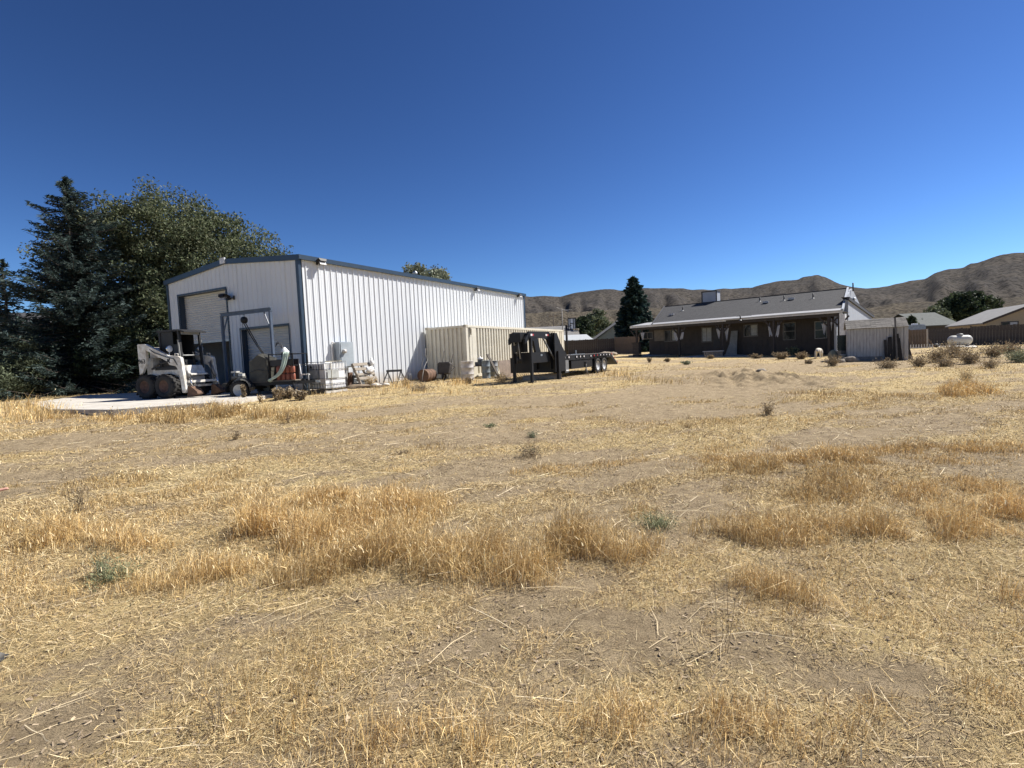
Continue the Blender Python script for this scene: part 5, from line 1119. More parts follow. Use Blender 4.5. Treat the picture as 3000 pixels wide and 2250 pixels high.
# caravan roof showing over the fence panel
P = G(2656, 50); cv = thing('caravan', 'silver topped caravan standing behind the board fence panel', 'caravan', P, R(-20))
MB().prism([(0,.45),(1.55,.45),(1.55,1.9),(1.45,2.05),(.1,2.05),(0,1.9)], (0,0,0), (1,0,0), (0,0,1), (0,1,0), 2.0).build('body', mat('silver skin', (.30,.33,.36), .35, .5), cv)
MB().bx((.12,.05,2.051),(1.43,1.95,2.08)).bx((.7,.5,2.08),(1.1,1.0,2.22)).build('roof', plast, cv)
for y in (.7, 1.4): wheel(cv, 1.35, y, .33, .33, .2, rim_grey, 0, 1); wheel(cv, .2, y, .33, .33, .2, rim_grey, 0, -1)
MB().bx((1.551,.4,1.1),(1.56,1.2,1.7)).build('window', glass, cv)
# left edge neighbour
P = at(-140, 1000, 30); P.z = .5
lh = gabled('neighbour_house', 'dark gabled house behind the bushes at the left edge', P, R(40), 9, 4.2, 4.2, .9, mat('dull brown wall', (.13,.11,.10), .9), shing, .3, 'x')
# low wire fence with pale rail at the left
o = thing('rail_fence', 'low dark fence with a pale top rail under the left trees', 'fence', G(-60, 25.5), R(3))
for k in range(4): MB().bx((k*1.2-.05,-.05,0), (k*1.2+.05,.05,1.5)).build('post', fw2, o)
MB().bar((0,-.06,1.42), (3.6,-.06,1.42), .03, .05).build('rail', mat('pale rail', (.4,.38,.35), .8), o)
for k in range(5): MB().bx((2.4+k*.24,-.09,1.12), (2.58+k*.24,-.065,1.36)).build('pale_board', mat('pale grey board', (.22,.21,.2), .9), o)
MB().bx((0,.051,.0), (3.6,.07,1.3)).build('infill_panel', fw2, o)

# ================================================================== POLES, HOOP, TANK
g = G(1663, 40); bh = thing('basketball_hoop', 'portable basketball hoop with clear backboard near the container end', 'hoop', g, R(0))
top = (hz(1663)-953)*40/F+CAMZ-g.z; bz0 = (hz(1680)-967)*40/F+CAMZ-g.z; bz1 = (hz(1680)-932)*40/F+CAMZ-g.z
MB().tube([(0,0,0),(0,0,top)], .09, 10).build('pole', black_paint, bh); MB().bar((0,0,top-.15),(.4,0,bz0+.35),.06).bar((0,0,top-.45),(.4,0,bz0+.1),.06).build('arm', black_paint, bh)
MB().bx((-.4,-.5,0),(.4,.5,.16)).build('base', black_paint, bh, bev=.04)
bbw = .62
bb = MB()
for q in (((.12,bz0),(.12+bbw,bz0+.07)),((.12,bz1-.07),(.12+bbw,bz1)),((.12,bz0),(.19,bz1)),((.05+bbw,bz0),(.12+bbw,bz1)),((.28,bz0),(.33,bz1)),((.54,bz0),(.59,bz1)),((.28,(bz0+bz1)/2),(.59,(bz0+bz1)/2+.06))): bb.bx((q[0][0],-.04,q[0][1]),(q[1][0],.0,q[1][1]))
bo = bb.build('backboard_frame', mat('navy frame', (.02,.025,.045), .5), bh); MB().bx((.13,-.005,bz0+.02),(.11+bbw,.005,bz1-.02)).build('backboard', mat('clear blue board', (.45,.52,.66), .2), bo)
rm = MB().tube([(.75+.23*math.cos(a*math.pi/8), -.1+.23*math.sin(a*math.pi/8), bz0+.05) for a in range(17)], .015, 6); rm.build('rim', mat('pale rim', (.55,.5,.42), .6), bh)
for a in range(8): MB().tube([(.75+.22*math.cos(a*math.pi/4), -.1+.22*math.sin(a*math.pi/4), bz0+.04), (.75+.15*math.cos(a*math.pi/4+.3), -.1+.15*math.sin(a*math.pi/4+.3), bz0-.3)], .01, 4).build('net_cord', mat('net', (.6,.57,.5), .9), bh)
g = G(1651, 78); an = thing('antenna_mast', 'thin mast with a slanting pale antenna above the container', 'antenna', g, 0)
zt = (hz(1650)-905)*78/F+CAMZ-g.z
MB().tube([(0,0,0),(0,0,zt)], .06, 8).build('mast', mat('mast grey', (.2,.19,.18), .6), an); MB().bar((-.8,0,zt+.2),(1.0,0,zt-.45),.06).bar((.2,0,zt-.2),(1.5,0,zt-.25),.04).build('boom', plast, an)
for k in range(6): MB().bar((-.7+k*.3,-.4,zt+.17-k*.11),(-.7+k*.3,.4,zt+.17-k*.11),.02).build('element', plast, an)
g = G(1625, 150); up = thing('utility_pole', 'wooden utility pole with a crossarm on the hillside', 'pole', g, 0); zt = (hz(1625)-920)*150/F+CAMZ-g.z
MB().tube([(0,0,0),(0,0,zt)], [.18,.12], 8).build('pole', fw2, up); MB().bar((-1.3,0,zt-.75),(1.3,0,zt-.65),.12,.14).build('crossarm', fw, up)
for x in (-1.2,-.5,.5,1.2): MB().lathe([(.05,0),(.07,.1),(.03,.2)], 6, c=(x,0,zt-.63)).build('insulator', mat('insulator', (.2,.14,.1), .4), up)
# propane tank
g = G(2812, 42); pt_ = thing('propane_tank', 'rounded white propane tank standing before the dark fence', 'tank', g, R(-24))
ln = 58/F*42; prof = [(0,-ln/2)]+[(.40*math.sin(a*math.pi/16), -ln/2+.34*(1-math.cos(a*math.pi/16))) for a in range(1,9)]+[(.40*math.cos(a*math.pi/16), ln/2-.34+.34*math.sin(a*math.pi/16)) for a in range(0,9)]
MB().lathe(prof, 26, Matrix.Rotation(R(90),3,'Y'), (0,0,.56)).build('vessel', mat('cream tank paint', (.58,.56,.50), .35, 0, .06), pt_)
MB().lathe([(.22,.92),(.22,1.02),(.18,1.08),(0,1.10)], 18).build('valve_dome', mat('dome grey', (.30,.29,.27), .5), pt_)
for x in (-ln*.28, ln*.28): MB().bx((x-.06,-.28,0),(x+.06,.28,.24)).build('leg', concrete, pt_)
polyground('pale_drive', [(2718,1012),(2735,1017),(2865,1018),(2850,1009),(2780,1006)], .04, concrete)
o = lump('dark_tyre_rock', dark_in, None, .22, 77, (1,.8,.8), (0,0,.15), .2); o.name = 'black_bin'; o.location = G(2742, 43.5); tag(o, 'round black bin lying at the edge of the pale drive', 'bin')

# ================================================================== TREES
leaf_m = tint_mat('leaves', .7, .22); bark = mat('bark', (.075,.06,.05), .95, 0, .3, 6, .5, 20)
def leaves(P, size, cols, jit=.2, elong=2.0, dirs=None, droop=0):
    n = len(P); d = RNG.normal(0, 1, (n, 3)) if dirs is None else dirs+RNG.normal(0, .35, (n, 3)); d[:, 2] -= droop; d /= np.linalg.norm(d, axis=1)[:, None]
    s = np.cross(d, RNG.normal(0, 1, (n, 3))); s /= np.linalg.norm(s, axis=1)[:, None]+1e-9
    sz = size*RNG.uniform(.6, 1.4, n); a = d*(sz*elong/2)[:, None]; b = s*(sz/2)[:, None]
    V = np.stack([P-a, P+b*.9, P+a, P-b*.9], 1).reshape(-1, 3); o = np.arange(n)[:, None]*4
    return V, [o+np.array([[0,1,2,3]])], np.repeat(pal(n, cols, jit), 4, 0)
def branchy(par, base, H, r, spread, n, top=.8, seed=1, lean=(0,0)):
    rnd = random.Random(seed); t = MB(); tr_ = [Vector((lean[0]*k/8+.12*rnd.uniform(-1,1)*(k > 0)*r*3, lean[1]*k/8+.12*rnd.uniform(-1,1)*(k > 0)*r*3, H*top*k/8-.15*(k == 0))) for k in range(9)]
    t.tube(tr_, [r*(1-.75*k/8) for k in range(9)], 10); t.build('trunk', bark, par)
    l = MB(); ends = []
    for k in range(n):
        h = rnd.uniform(.25, .98); p = tr_[0].lerp(tr_[-1], h); a = rnd.uniform(0, 6.28); ln = spread*rnd.uniform(.5, 1)*(1.1-.45*h)
        q = [p, p+Vector((math.cos(a)*ln*.5, math.sin(a)*ln*.5, ln*.25)), p+Vector((math.cos(a)*ln, math.sin(a)*ln, ln*rnd.uniform(.3,.75)))]
        l.tube(q, [r*.35, r*.22, r*.06], 6); ends.append(q)
    l.build('limbs', bark, par); return ends
def broadleaf(name, lab, base, blobs, nclump, nleaf, size, cols, H, r, trunk=True, group=None, droop=.2, clr=.7):
    o = thing(name, lab, 'tree', base, 0, group); sp_r = max(b[3] for b in blobs)
    branchy(o, base, H, r, sp_r*.9, 16, .75, seed=len(lab))
    C = []; 
    for k in range(nclump):
        b = blobs[RNG.choice(len(blobs), p=np.array([q[3]*q[4] for q in blobs])/sum(q[3]*q[4] for q in blobs))]
        d = RNG.normal(0, 1, 3); d /= np.linalg.norm(d); rr = RNG.uniform(.35, 1.0)**.45*(1+.25*RNG.normal(0, .5))
        C.append((b[0]+d[0]*b[3]*rr, b[1]+d[1]*b[3]*rr, b[2]+d[2]*b[4]*rr))
    C = np.array(C); C = C[C[:, 2] > .4]; K = np.repeat(C, nleaf, 0); n = len(K)
    off = RNG.normal(0, 1, (n, 3)); off /= np.linalg.norm(off, axis=1)[:, None]; off *= (RNG.random(n)**.5*clr)[:, None]*np.array([1, 1, .75])
    tone = np.repeat(RNG.uniform(.75, 1.3, len(C)), nleaf)
    V, Fq, col = leaves(K+off, size, cols, .2, 2.0, None, droop); col = np.clip(col*np.repeat(tone, 4)[:, None], .01, .6)
    npmesh('crown', V, Fq, leaf_m, col, o); return o
def conifer(name, lab, base, H, Rb, cols, nlev=46, perb=10, dens=1.0, group=None, irregular=.25, z0=.3, size=.2, lean=(0,0), full=.78, ne=3, el=2.6):
    o = thing(name, lab, 'tree', base, 0, group); MB().tube([(0,0,-.15),(lean[0]*.5,lean[1]*.5,H*.5),(lean[0],lean[1],H*.98)], [Rb*.065,Rb*.045,.02], 10).build('trunk', bark, o)
    P = []; D = []; T = []; br = MB()
    for l in range(nlev):
        f = l/(nlev-1); z = z0+(H-z0)*f**.93; R0 = Rb*(1-f)**full*(1+irregular*RNG.normal(0, .35))+.12
        for k in range(max(4, int(perb*(1-.5*f)))):
            a = RNG.uniform(0, 6.28); L_b = R0*RNG.uniform(.55, 1.12); ux, uy = math.cos(a), math.sin(a); rise = .10+.35*f
            cx, cy_ = lean[0]*z/H, lean[1]*z/H
            ns = max(5, int(L_b*9*dens))
            if L_b > .7: br.tube([(cx,cy_,z),(cx+ux*L_b*.6,cy_+uy*L_b*.6,z-.1*L_b),(cx+ux*L_b*.95,cy_+uy*L_b*.95,z-.02*L_b+rise*.2)], [.03,.02,.008], 4, False)
            for j in range(ns):
                s = (j+.6)/ns; q = s*L_b; zz = z-.34*L_b*s*(1-s)*1.5*(1-f)+rise*L_b*s*s*.6-.08*L_b*s
                wv = .30*L_b*(1-s*.75)*.6
                for e in range(ne):
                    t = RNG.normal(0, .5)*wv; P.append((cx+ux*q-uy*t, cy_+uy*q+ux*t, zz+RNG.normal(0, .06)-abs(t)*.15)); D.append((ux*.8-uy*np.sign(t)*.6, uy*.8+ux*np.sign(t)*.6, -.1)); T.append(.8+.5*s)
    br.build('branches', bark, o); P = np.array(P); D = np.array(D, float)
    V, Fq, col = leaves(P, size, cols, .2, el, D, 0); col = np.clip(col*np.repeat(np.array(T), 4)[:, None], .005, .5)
    npmesh('crown', V, Fq, leaf_m, col, o); return o
SPR = [(.034,.052,.046),(.028,.044,.04),(.046,.066,.062),(.022,.036,.03)]; ELM = [(.080,.098,.048),(.105,.122,.062),(.058,.074,.036),(.14,.148,.085)]; OLV = [(.10,.12,.07),(.13,.15,.09),(.085,.10,.055)]; DKG = [(.04,.06,.03),(.055,.075,.035),(.03,.045,.025)]
PALE = [(.17,.19,.13),(.22,.235,.17),(.14,.155,.10)]
def T0(px, Y): g = G(px, Y); return g
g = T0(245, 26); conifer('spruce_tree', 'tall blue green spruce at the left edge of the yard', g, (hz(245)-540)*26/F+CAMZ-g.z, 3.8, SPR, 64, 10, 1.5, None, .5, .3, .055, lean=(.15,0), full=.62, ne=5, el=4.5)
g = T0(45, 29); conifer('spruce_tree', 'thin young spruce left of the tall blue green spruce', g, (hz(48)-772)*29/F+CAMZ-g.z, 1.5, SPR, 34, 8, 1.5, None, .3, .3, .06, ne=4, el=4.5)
g = T0(520, 31); E_ = (hz(540)-560)*31/F+CAMZ-g.z
broadleaf('elm_tree', 'huge spreading green elm behind the left end of the shop', g, [(.3,0,7.4,4.2,3.9),(-3.0,-1,6.4,2.8,3.2),(2.6,.5,7.2,3.7,3.1),(.2,-1,8.9,3.2,2.3),(4.4,1.2,6.4,3.0,2.3),(6.2,1.8,5.7,2.1,1.6),(7.4,2.2,5.4,1.6,1.1),(-2.6,-2,3.2,2.2,2.2),(1,-1,4.5,3,2.4)], 1000, 130, .085, ELM, 9.5, .38, droop=.4, clr=.75)
g = T0(440, 27.5); broadleaf('shrub_tree', 'leafy low tree hanging beside the shop corner left of the loader', g, [(0,0,2.6,1.6,1.9),(-1.6,.4,2.2,1.5,1.6),(.8,0,4.2,1.2,1.2)], 200, 100, .085, ELM, 4.2, .14, clr=.55)
for px, Y, lab in ((285,27,'dense dark understorey shrub between the spruce and the elm'),(150,27,'dark understorey shrub at the foot of the tall spruce'),(345,28,'dense dark shrub under the elm left of the loader'),(400,27.5,'dark shrub against the left corner of the shop')):  # the last two shrubs are added to deepen the dark under the trees
    g = T0(px, Y); broadleaf('dark_shrub', lab, g, [(0,0,1.9,1.9,1.7),(1.2,.3,2.4,1.6,1.9),(-1.2,.3,1.8,1.5,1.5)], 220, 90, .095, DKG, 3.2, .1, clr=.6)
g = T0(62, 23.5); broadleaf('scrub_bush', 'sparse olive scrub bush at the left edge before the fence', g, [(0,0,1.0,.9,.9),(.3,0,2.0,.5,.7),(-.9,0,.8,.9,.7)], 130, 70, .055, OLV, 2.2, .05, clr=.4)
g = T0(-25, 22.5); broadleaf('scrub_bush', 'low olive scrub bush cut by the left picture edge', g, [(0,0,.9,.9,.8),(.6,0,.6,.7,.5)], 110, 70, .055, OLV, 1.6, .05, clr=.4)
g = T0(1235, 52); broadleaf('background_tree', 'grey green tree rising behind the middle of the shop roof', g, [(0,0,7.5,2.2,2.2),(-1.5,0,6.8,1.5,1.5),(1.5,0,6.9,1.4,1.5)], 260, 60, .16, PALE, 8.4, .25, clr=.8)
g = T0(1292, 54); broadleaf('background_tree', 'narrow grey green tree right of the flue pipe', g, [(0,0,7.9,1.3,2.0),(.8,0,6.8,1.4,1.4)], 170, 60, .16, PALE, 8.4, .22, clr=.75)
g = T0(1100, 50); broadleaf('background_tree', 'low tree top just showing over the shop roof', g, [(0,0,6.9,2.2,1.1),(1.4,0,6.8,1.5,.9)], 120, 50, .16, PALE, 7, .2, clr=.7)
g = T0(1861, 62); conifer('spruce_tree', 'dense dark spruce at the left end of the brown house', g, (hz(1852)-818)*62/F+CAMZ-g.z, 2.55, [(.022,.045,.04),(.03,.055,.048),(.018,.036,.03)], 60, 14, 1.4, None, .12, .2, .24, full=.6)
g = T0(1706, 85); broadleaf('background_tree', 'rounded dark tree behind the basketball hoop', g, [(0,0,3.4,1.6,2.3)], 120, 60, .25, DKG, 4.5, .15, clr=.7)
g = T0(1750, 92); broadleaf('background_tree', 'airy olive tree left of the sage gabled house', g, [(0,0,4.6,2.0,2.6),(-1.2,0,3.4,1.6,1.8),(1.2,0,3.4,1.4,2)], 150, 50, .26, OLV, 6, .18, clr=.8)
g = T0(2830, 88); broadleaf('background_tree', 'wide dark tree behind the tan house roof', g, [(0,0,4.8,3.4,2.6),(-2.8,0,3.6,2.2,2.2),(2.9,0,4.2,2.0,2.2)], 420, 70, .26, DKG, 7, .3, clr=.85)
g = T0(2742, 84); broadleaf('background_tree', 'olive tree at the left side of the wide dark tree', g, [(0,0,2.8,2.0,2.0)], 110, 50, .26, OLV, 4, .15, clr=.7)
g = T0(2671, 70); conifer('spruce_tree', 'small dark spruce just right of the shed roof', g, 3.3, 1.3, DKG, 26, 8, 1, None, .2, .2, .26)
g = T0(2697, 72); conifer('spruce_tree', 'smaller dark spruce behind the caravan roof', g, 2.9, 1.2, DKG, 24, 8, 1, None, .2, .2, .26)

# ================================================================== WEEDS AND BUSHES
weed_m = tint_mat('weed', .85, .2)
def weed(px, py, h, wd_, lab, cols, n=60, leafy=40, lsz=.02, name='dead_weed', upright=.6, Y=None, grp=None):
    g = gpt(px, py) if Y is None else G(px, Y); o = thing(name, lab, 'weed' if 'weed' in name else 'bush', g, 0, grp)
    sc = max(1, g.y/9)
    a = RNG.uniform(0, 6.28, n); l = h*RNG.uniform(.5, 1.1, n); k = RNG.random(n)**.7*wd_/h*(1-upright*.4)
    x = RNG.normal(0, wd_*.12, n); y = RNG.normal(0, wd_*.12, n); z = np.array([gz(g.x+p, g.y+q) for p, q in zip(x, y)])-g.z-.01
    V, Fc, C = blades(x, y, z, l, np.full(n, .003*sc), a, k*.6, k*.5, pal(n, cols)); npmesh('stems', V, Fc, weed_m, C, o)
    if leafy:
        r = RNG.integers(0, n, leafy*14); t = RNG.uniform(.25, 1, len(r)); d = np.stack([np.cos(a[r]), np.sin(a[r])], 1)
        P = np.stack([x[r]+d[:, 0]*l[r]*k[r]*t*1.0, y[r]+d[:, 1]*l[r]*k[r]*t*1.0, z[r]+l[r]*t*(1-.3*k[r])], 1)+RNG.normal(0, .03*wd_+.006, (len(r), 3)); P[:, 2] = np.maximum(P[:, 2], .01)
        V, Fq, C = leaves(P, lsz*.55*sc**.6, cols, .25, 2.6); npmesh('leaves', V, Fq, weed_m, C, o)
    return o
BRN = [(.26,.20,.125),(.32,.25,.155),(.21,.16,.105),(.38,.30,.19)]; GRN = [(.22,.24,.13),(.26,.27,.16),(.17,.19,.10)]; SAGE = [(.22,.24,.15),(.27,.28,.18),(.18,.19,.12)]; DRY = [(.50,.38,.20),(.42,.31,.17),(.34,.25,.14)]
W = [(1925,1545,.20,.40,'green weed growing right of the long golden grass band',GRN,130,50,.012),(330,1700,.20,.38,'green weed at the left end of the golden grass',GRN,90,50,.014),(300,1690,.26,.2,'grey twiggy weed beside the left green weed',SAGE,60,20,.01),
 (1438,1252,.12,.22,'flat green weed in the middle of the bare field',GRN,50,30,.02),(1560,1282,.16,.2,'small pale green weed right of the flat green weed',SAGE,50,30,.018),(692,1288,.2,.16,'small dark dead weed on the bare left field',BRN,50,20,.02),
 (1550,1335,.2,.45,'spreading brown weed in the middle field',BRN,90,40,.02),(240,1500,.5,.3,'tall thin dead weed at the left of the field',BRN,70,25,.015),(845,1240,.3,.14,'tall dead stalk standing before the caged tank',BRN,30,12,.02),
 (2015,1253,.18,.3,'dry brown tuft in the centre of the field',DRY,90,20,.015),(2130,1905,.55,.25,'branching grey twig plant in the right foreground',BRN,8,10,.010),(650,2130,.3,.2,'dark dead twigs in the left foreground',BRN,12,6,.012),
 (1180,1330,.1,.4,'low dark weed patch left of centre field',BRN,70,20,.018),(2250,1215,.3,.3,'thin dead weed on the right side of the dug earth',BRN,60,20,.03),(1560,1330,.12,.2,'small weed beside the spreading brown weed',SAGE,40,15,.015),
 (815,1172,.42,.35,'brown dock weed under the trailer shelf',BRN,60,50,.05),(845,1168,.4,.4,'large brown dock weed below the red canisters',BRN,70,70,.05),(880,1172,.34,.35,'brown dock weed under the trailer tongue',BRN,60,50,.05),(716,1178,.55,.12,'tall dock stalk beside the trailer wheel',BRN,30,40,.05),(765,1182,.3,.2,'dry stalks below the trailer frame',DRY,40,12,.03),
 (1085,1135,.5,.5,'dry golden weed clump left of the leaning pallet',DRY,120,30,.03),(1190,1130,.4,.5,'dry weed clump under the sawhorse',DRY,110,20,.03),(1230,1145,.35,.8,'grey brown weed patch before the rusty drum',BRN,150,40,.03),(1375,1124,.3,.35,'dark weed at the foot of the white drum',BRN,80,40,.04),(1470,1122,.5,.7,'tall straw clump below the rusty sheet',DRY,160,20,.03),(1585,1112,.35,.9,'dry weeds under the gooseneck neck',BRN,130,20,.03),
 (2290,1052,.45,.8,'wide brown bush left of the white dog',BRN,200,60,.04),(2325,1040,.55,.7,'grey green bush behind the wide brown bush',SAGE,200,80,.04),(2348,1052,.4,.6,'brown bush nearest the white dog on its left',BRN,150,50,.04),(2215,1050,.3,.6,'low brown bush right of the patio',BRN,100,40,.04),(1903,1062,.4,.3,'thin dead weed before the left porch slab',BRN,40,20,.04),(1955,1060,.25,.3,'small brown tuft before the left porch slab',BRN,70,30,.04),(2012,1068,.3,.5,'grey brown weed below the patio',SAGE,90,30,.04),(2082,1051,.35,.5,'brown weed in front of the stone bench',BRN,100,40,.04),(2160,1036,.5,.6,'dry golden bush at the edge of the porch',DRY,120,30,.05),
 (2370,1066,.22,.4,'low brown weed in front of the white dog',BRN,90,40,.03),(2440,1072,.45,.7,'brown brush in front of the squat stump',BRN,150,60,.03),(2600,1078,.4,.9,'brown brush at the foot of the dark planks',BRN,190,60,.03),(2690,1075,.4,.8,'brown bush at the right foot of the shed',BRN,170,60,.03),
 (2745,1062,.55,1.0,'brown bush below the board fence panel',BRN,220,70,.035),(2795,1048,.6,1.2,'large brown bush in front of the propane tank',BRN,260,90,.035),(2840,1066,.5,1.0,'brown bush right of the large tank bush',BRN,220,70,.035),(2770,1074,.35,1.0,'low brown bush nearest the camera right of the shed',BRN,180,60,.03),(2910,1046,.5,1.0,'brown bush before the dark right fence',BRN,200,70,.035),(2955,1035,.5,1.2,'far brown bush against the dark right fence',BRN,200,70,.04),(2985,1062,.45,1.0,'olive bush at the right picture edge',SAGE,200,70,.035),(2900,1078,.3,.7,'small brown bush below the right fence bushes',BRN,130,40,.03),(2830,1118,.5,.5,'golden dry tuft on the far right field',DRY,150,20,.02)]
for px, py, h, wd_, lab, cols, n, lf, ls in W: weed(px, py, h*(1.6 if px > 2650 and py < 1090 else 1.25 if 2200 < px < 2650 and py < 1090 else 1), wd_, lab, cols, n, lf, ls, 'dry_bush' if 'bush' in lab or 'brush' in lab else ('green_weed' if cols is GRN else 'dead_weed'))

# ================================================================== DOG
def skin(name, par, P, E_, rad, m, sub=2, root=0):
    me = bpy.data.meshes.new(name); me.from_pydata(P, E_, []); me.materials.append(m)
    o = bpy.data.objects.new(name, me); COL.objects.link(o); o.parent = par
    md = o.modifiers.new('skin', 'SKIN'); md.use_smooth_shade = True
    sv = me.skin_vertices[0].data
    for i, r in enumerate(rad): sv[i].radius = r if isinstance(r, tuple) else (r, r)
    sv[root].use_root = True
    s = o.modifiers.new('subsurf', 'SUBSURF'); s.levels = sub; s.render_levels = sub; return o
g = gpt(2398, 1050); fur = mat('white fur', (.66,.61,.52), .95, 0, .12, 9, .9, 60)
dog = thing('dog', 'shaggy white dog walking towards the camera in front of the porch', 'dog', g, math.atan2(-g.y, -g.x)-.12)
s = 33/F*g.y/.72
P = [(-.30,0,.54),(0,0,.53),(.28,0,.53),(.45,.03,.56),(.58,.05,.52),(.74,.06,.44),   # 0 pelvis 1 belly 2 chest 3 neck 4 head 5 muzzle
 (-.30,.13,.46),(-.22,.16,.30),(-.36,.16,.18),(-.34,.16,.03), (-.30,-.13,.46),(-.26,-.16,.30),(-.40,-.16,.19),(-.42,-.16,.03),
 (.32,.12,.42),(.30,.13,.24),(.32,.13,.13),(.34,.13,.03), (.32,-.12,.42),(.36,-.13,.26),(.40,-.13,.14),(.44,-.13,.03), (-.44,0,.54),(-.56,0,.40),(-.60,0,.26), (.39,.13,.025),(.49,-.13,.025),(-.29,.16,.025),(-.37,-.16,.025)]
Ed = [(0,1),(1,2),(2,3),(3,4),(4,5),(0,6),(6,7),(7,8),(8,9),(0,10),(10,11),(11,12),(12,13),(2,14),(14,15),(15,16),(16,17),(2,18),(18,19),(19,20),(20,21),(0,22),(22,23),(23,24),(17,25),(21,26),(9,27),(13,28)]
rd = [(.15,.16),(.14,.16),(.15,.17),.10,.10,.055,.09,.065,.036,.03,.09,.065,.036,.03,.07,.045,.036,.03,.07,.045,.036,.03,.06,.055,.03,.03,.03,.03,.03]
P = [(a*s, b*s, c*s) for a, b, c in P]; rd = [tuple(q*s for q in r) if isinstance(r, tuple) else r*s for r in rd]
skin('body', dog, P, Ed, rd, fur, 2)
for q in (-1, 1):
    MB().prism([(0,0),(.05,.02),(.03,-.11),(-.02,-.10)], (.54*s,(.05+q*.09)*s,.58*s), (1,0,0), (0,.1*q,1), (0,q,0), .02).build('ear', fur, dog)
    MB().lathe([(0,.012),(.01,.006),(.012,0)], 8, Matrix.Rotation(R(90),3,'Y'), (.665*s,(.055+q*.045)*s,.55*s)).build('eye', cab_black, dog)
lump('nose', cab_black, dog, .022*s, 2, (1,1,.8), (.80*s,.06*s,.45*s), .1, 2)

# ================================================================== PERSON at the left edge of the picture
toe = gpt(24, 1925); fg = at(24, 1430, toe.y+.05)
denim = mat('blue denim', (.05,.07,.12), .9, 0, .2, 12); skinm = mat('skin', (.55,.30,.23), .55, 0, .05); shirt = mat('grey shirt', (.22,.23,.25), .9); shoe_m = mat('grey work shoe', (.10,.095,.085), .8, 0, .2)
pr_ = thing('person', 'person in work shoes at the left edge, toe and fingertip showing', 'person', (toe.x-.26, toe.y+.02, toe.z), R(8))
PB = [(0,0,.93),(0,0,1.12),(.01,0,1.34),(.01,0,1.44),(.02,0,1.52),(.03,0,1.60),(.03,0,1.70),
 (0,-.10,.90),(.03,-.10,.50),(0,-.10,.10), (0,.10,.90),(-.12,.11,.50),(-.32,.11,.10),
 (0,-.19,1.40),(-.12,-.22,1.12),(-.13,-.20,.92),(-.12,-.20,.87), (-.02,.19,1.40),(-.14,.24,1.12),(-.22,.24,.90),(-.24,.24,.86)]
EB = [(0,1),(1,2),(2,3),(3,4),(4,5),(5,6),(0,7),(7,8),(8,9),(0,10),(10,11),(11,12),(2,13),(13,14),(14,15),(15,16),(2,17),(17,18),(18,19),(19,20)]
RB = [(.13,.16),(.12,.155),(.12,.18),.065,.055,.085,.075,.095,.065,.045,.095,.065,.045,.06,.05,.034,.03,.06,.05,.034,.03]
skin('body', pr_, PB, EB, RB, denim, 2)
tp_ = MB().lathe([(.17,.88),(.175,1.0),(.17,1.15),(.18,1.3),(.16,1.42),(.07,1.47)], 20); tp_.v = [(a*.82, b*1.12, c) for a, b, c in tp_.v]; tp_.build('shirt', shirt, pr_)
hd = lump('head', skinm, pr_, .1, 1, (.95,.78,1.25), (.03,0,1.63), .02); lump('hair', mat('brown hair', (.06,.04,.03), .8), pr_, .107, 4, (.95,.8,1.1), (.01,0,1.67), .05)
MB().prism([(.11,1.60),(.15,1.595),(.12,1.66)], (0,-.012,0), (1,0,0), (0,0,1), (0,1,0), .024).build('nose', skinm, pr_)
for q in (-1, 1):
    lump('eye', plast, pr_, .012, 3, (1,1,1), (.115,q*.035,1.645), 0, 2); lump('ear', skinm, pr_, .03, 6, (.6,.3,1), (.02,q*.082,1.63), .05, 2)
MB().box((.118,0,1.565),(.01,.05,.008)).build('mouth', mat('lip', (.35,.14,.12), .5), pr_)
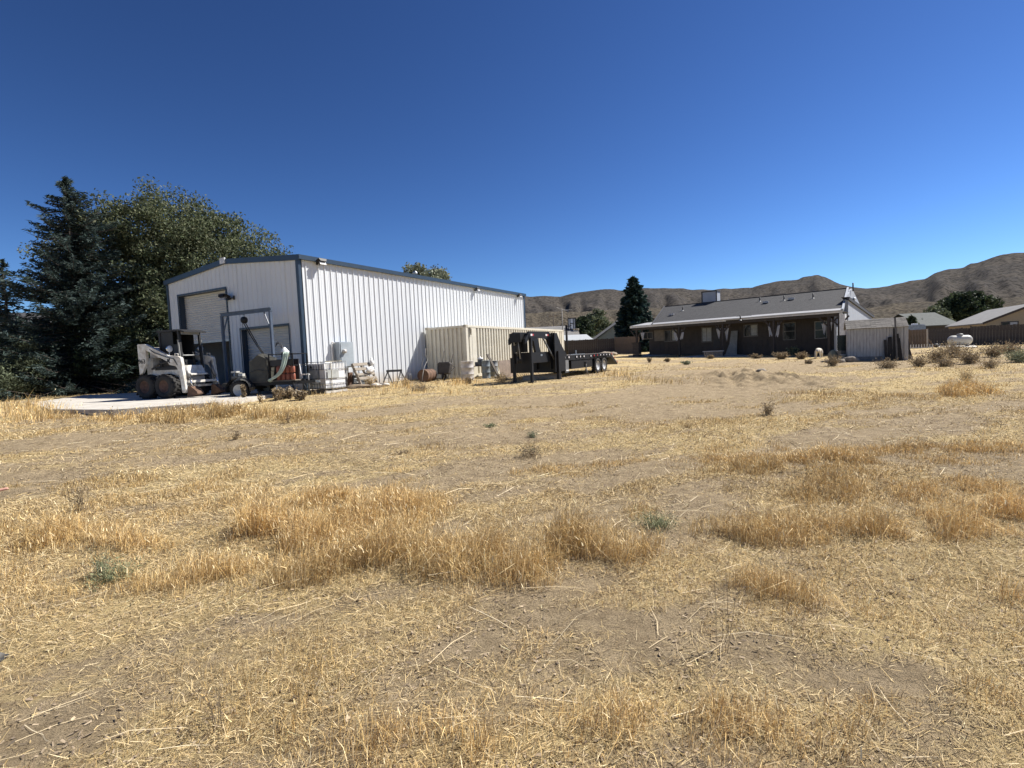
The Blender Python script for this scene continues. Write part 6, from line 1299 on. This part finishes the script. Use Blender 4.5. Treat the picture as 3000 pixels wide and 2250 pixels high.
for q, base in ((-1, (0,-.10,.0)), (1, (-.32,.11,.0))):
    bx_, by_, _ = base
    sh_ = MB(); prof = [(-.08,.05,.045),(-.06,.07,.05),(.02,.075,.045),(.12,.06,.05),(.20,.045,.05),(.255,.035,.03)]
    rings = []
    for x, hgt, wd2 in prof: rings += [(bx_+x, by_-wd2, .015),(bx_+x, by_-wd2*.9, hgt*.9),(bx_+x, by_, hgt+.02),(bx_+x, by_+wd2*.9, hgt*.9),(bx_+x, by_+wd2, .015)]
    sh_.add(rings, [(i*5+k, i*5+(k+1) % 5, (i+1)*5+(k+1) % 5, (i+1)*5+k) for i in range(5) for k in range(5)]+[(4,3,2,1,0),(25,26,27,28,29)], True)
    sh_.build('shoe', shoe_m, pr_); MB().bx((bx_-.085,by_-.052,0),(bx_+.26,by_+.052,.02)).build('sole', dark_in, pr_, bev=.012)
Mi = (Matrix.Translation(pr_.location) @ Matrix.Rotation(R(8), 4, 'Z')).inverted(); ft = Mi @ fg
palm = Vector((-.12,-.20,.87)); dirn = (ft-palm)
for hs_, wr in ((-1, palm), (1, Vector((-.24,.24,.86)))):
    tip = ft if hs_ < 0 else wr+Vector((.06,0,-.16)); Hm = (tip-wr); ln_ = Hm.length; hx_ = Hm.normalized(); hy_ = Vector((0,1,0)); 
    PH = [tuple(wr), tuple(wr+hx_*ln_*.28), tuple(wr+hx_*ln_*.5)]; EH = [(0,1),(1,2)]; RH_ = [(.026,.026),(.034,.022),(.036,.018)]
    for k, (off, le) in enumerate(((-.03,.40),(-.01,.5),(.012,.46),(.032,.36))):
        i = len(PH); b0 = wr+hx_*ln_*.52+hy_*off; PH += [tuple(b0), tuple(b0+hx_*ln_*le*.5+Vector((.004,0,-.004))), tuple(b0+hx_*ln_*le)]; EH += [(2,i),(i,i+1),(i+1,i+2)]; RH_ += [.0095,.0085,.0075]
    i = len(PH); b0 = wr+hx_*ln_*.2+hy_*(-.035*hs_*-1); PH += [tuple(b0), tuple(b0+hx_*ln_*.2+hy_*.03*hs_), tuple(b0+hx_*ln_*.36+hy_*.034*hs_)]; EH += [(0,i),(i,i+1),(i+1,i+2)]; RH_ += [.013,.011,.009]
    skin('hand', pr_, PH, EH, RH_, skinm, 1)
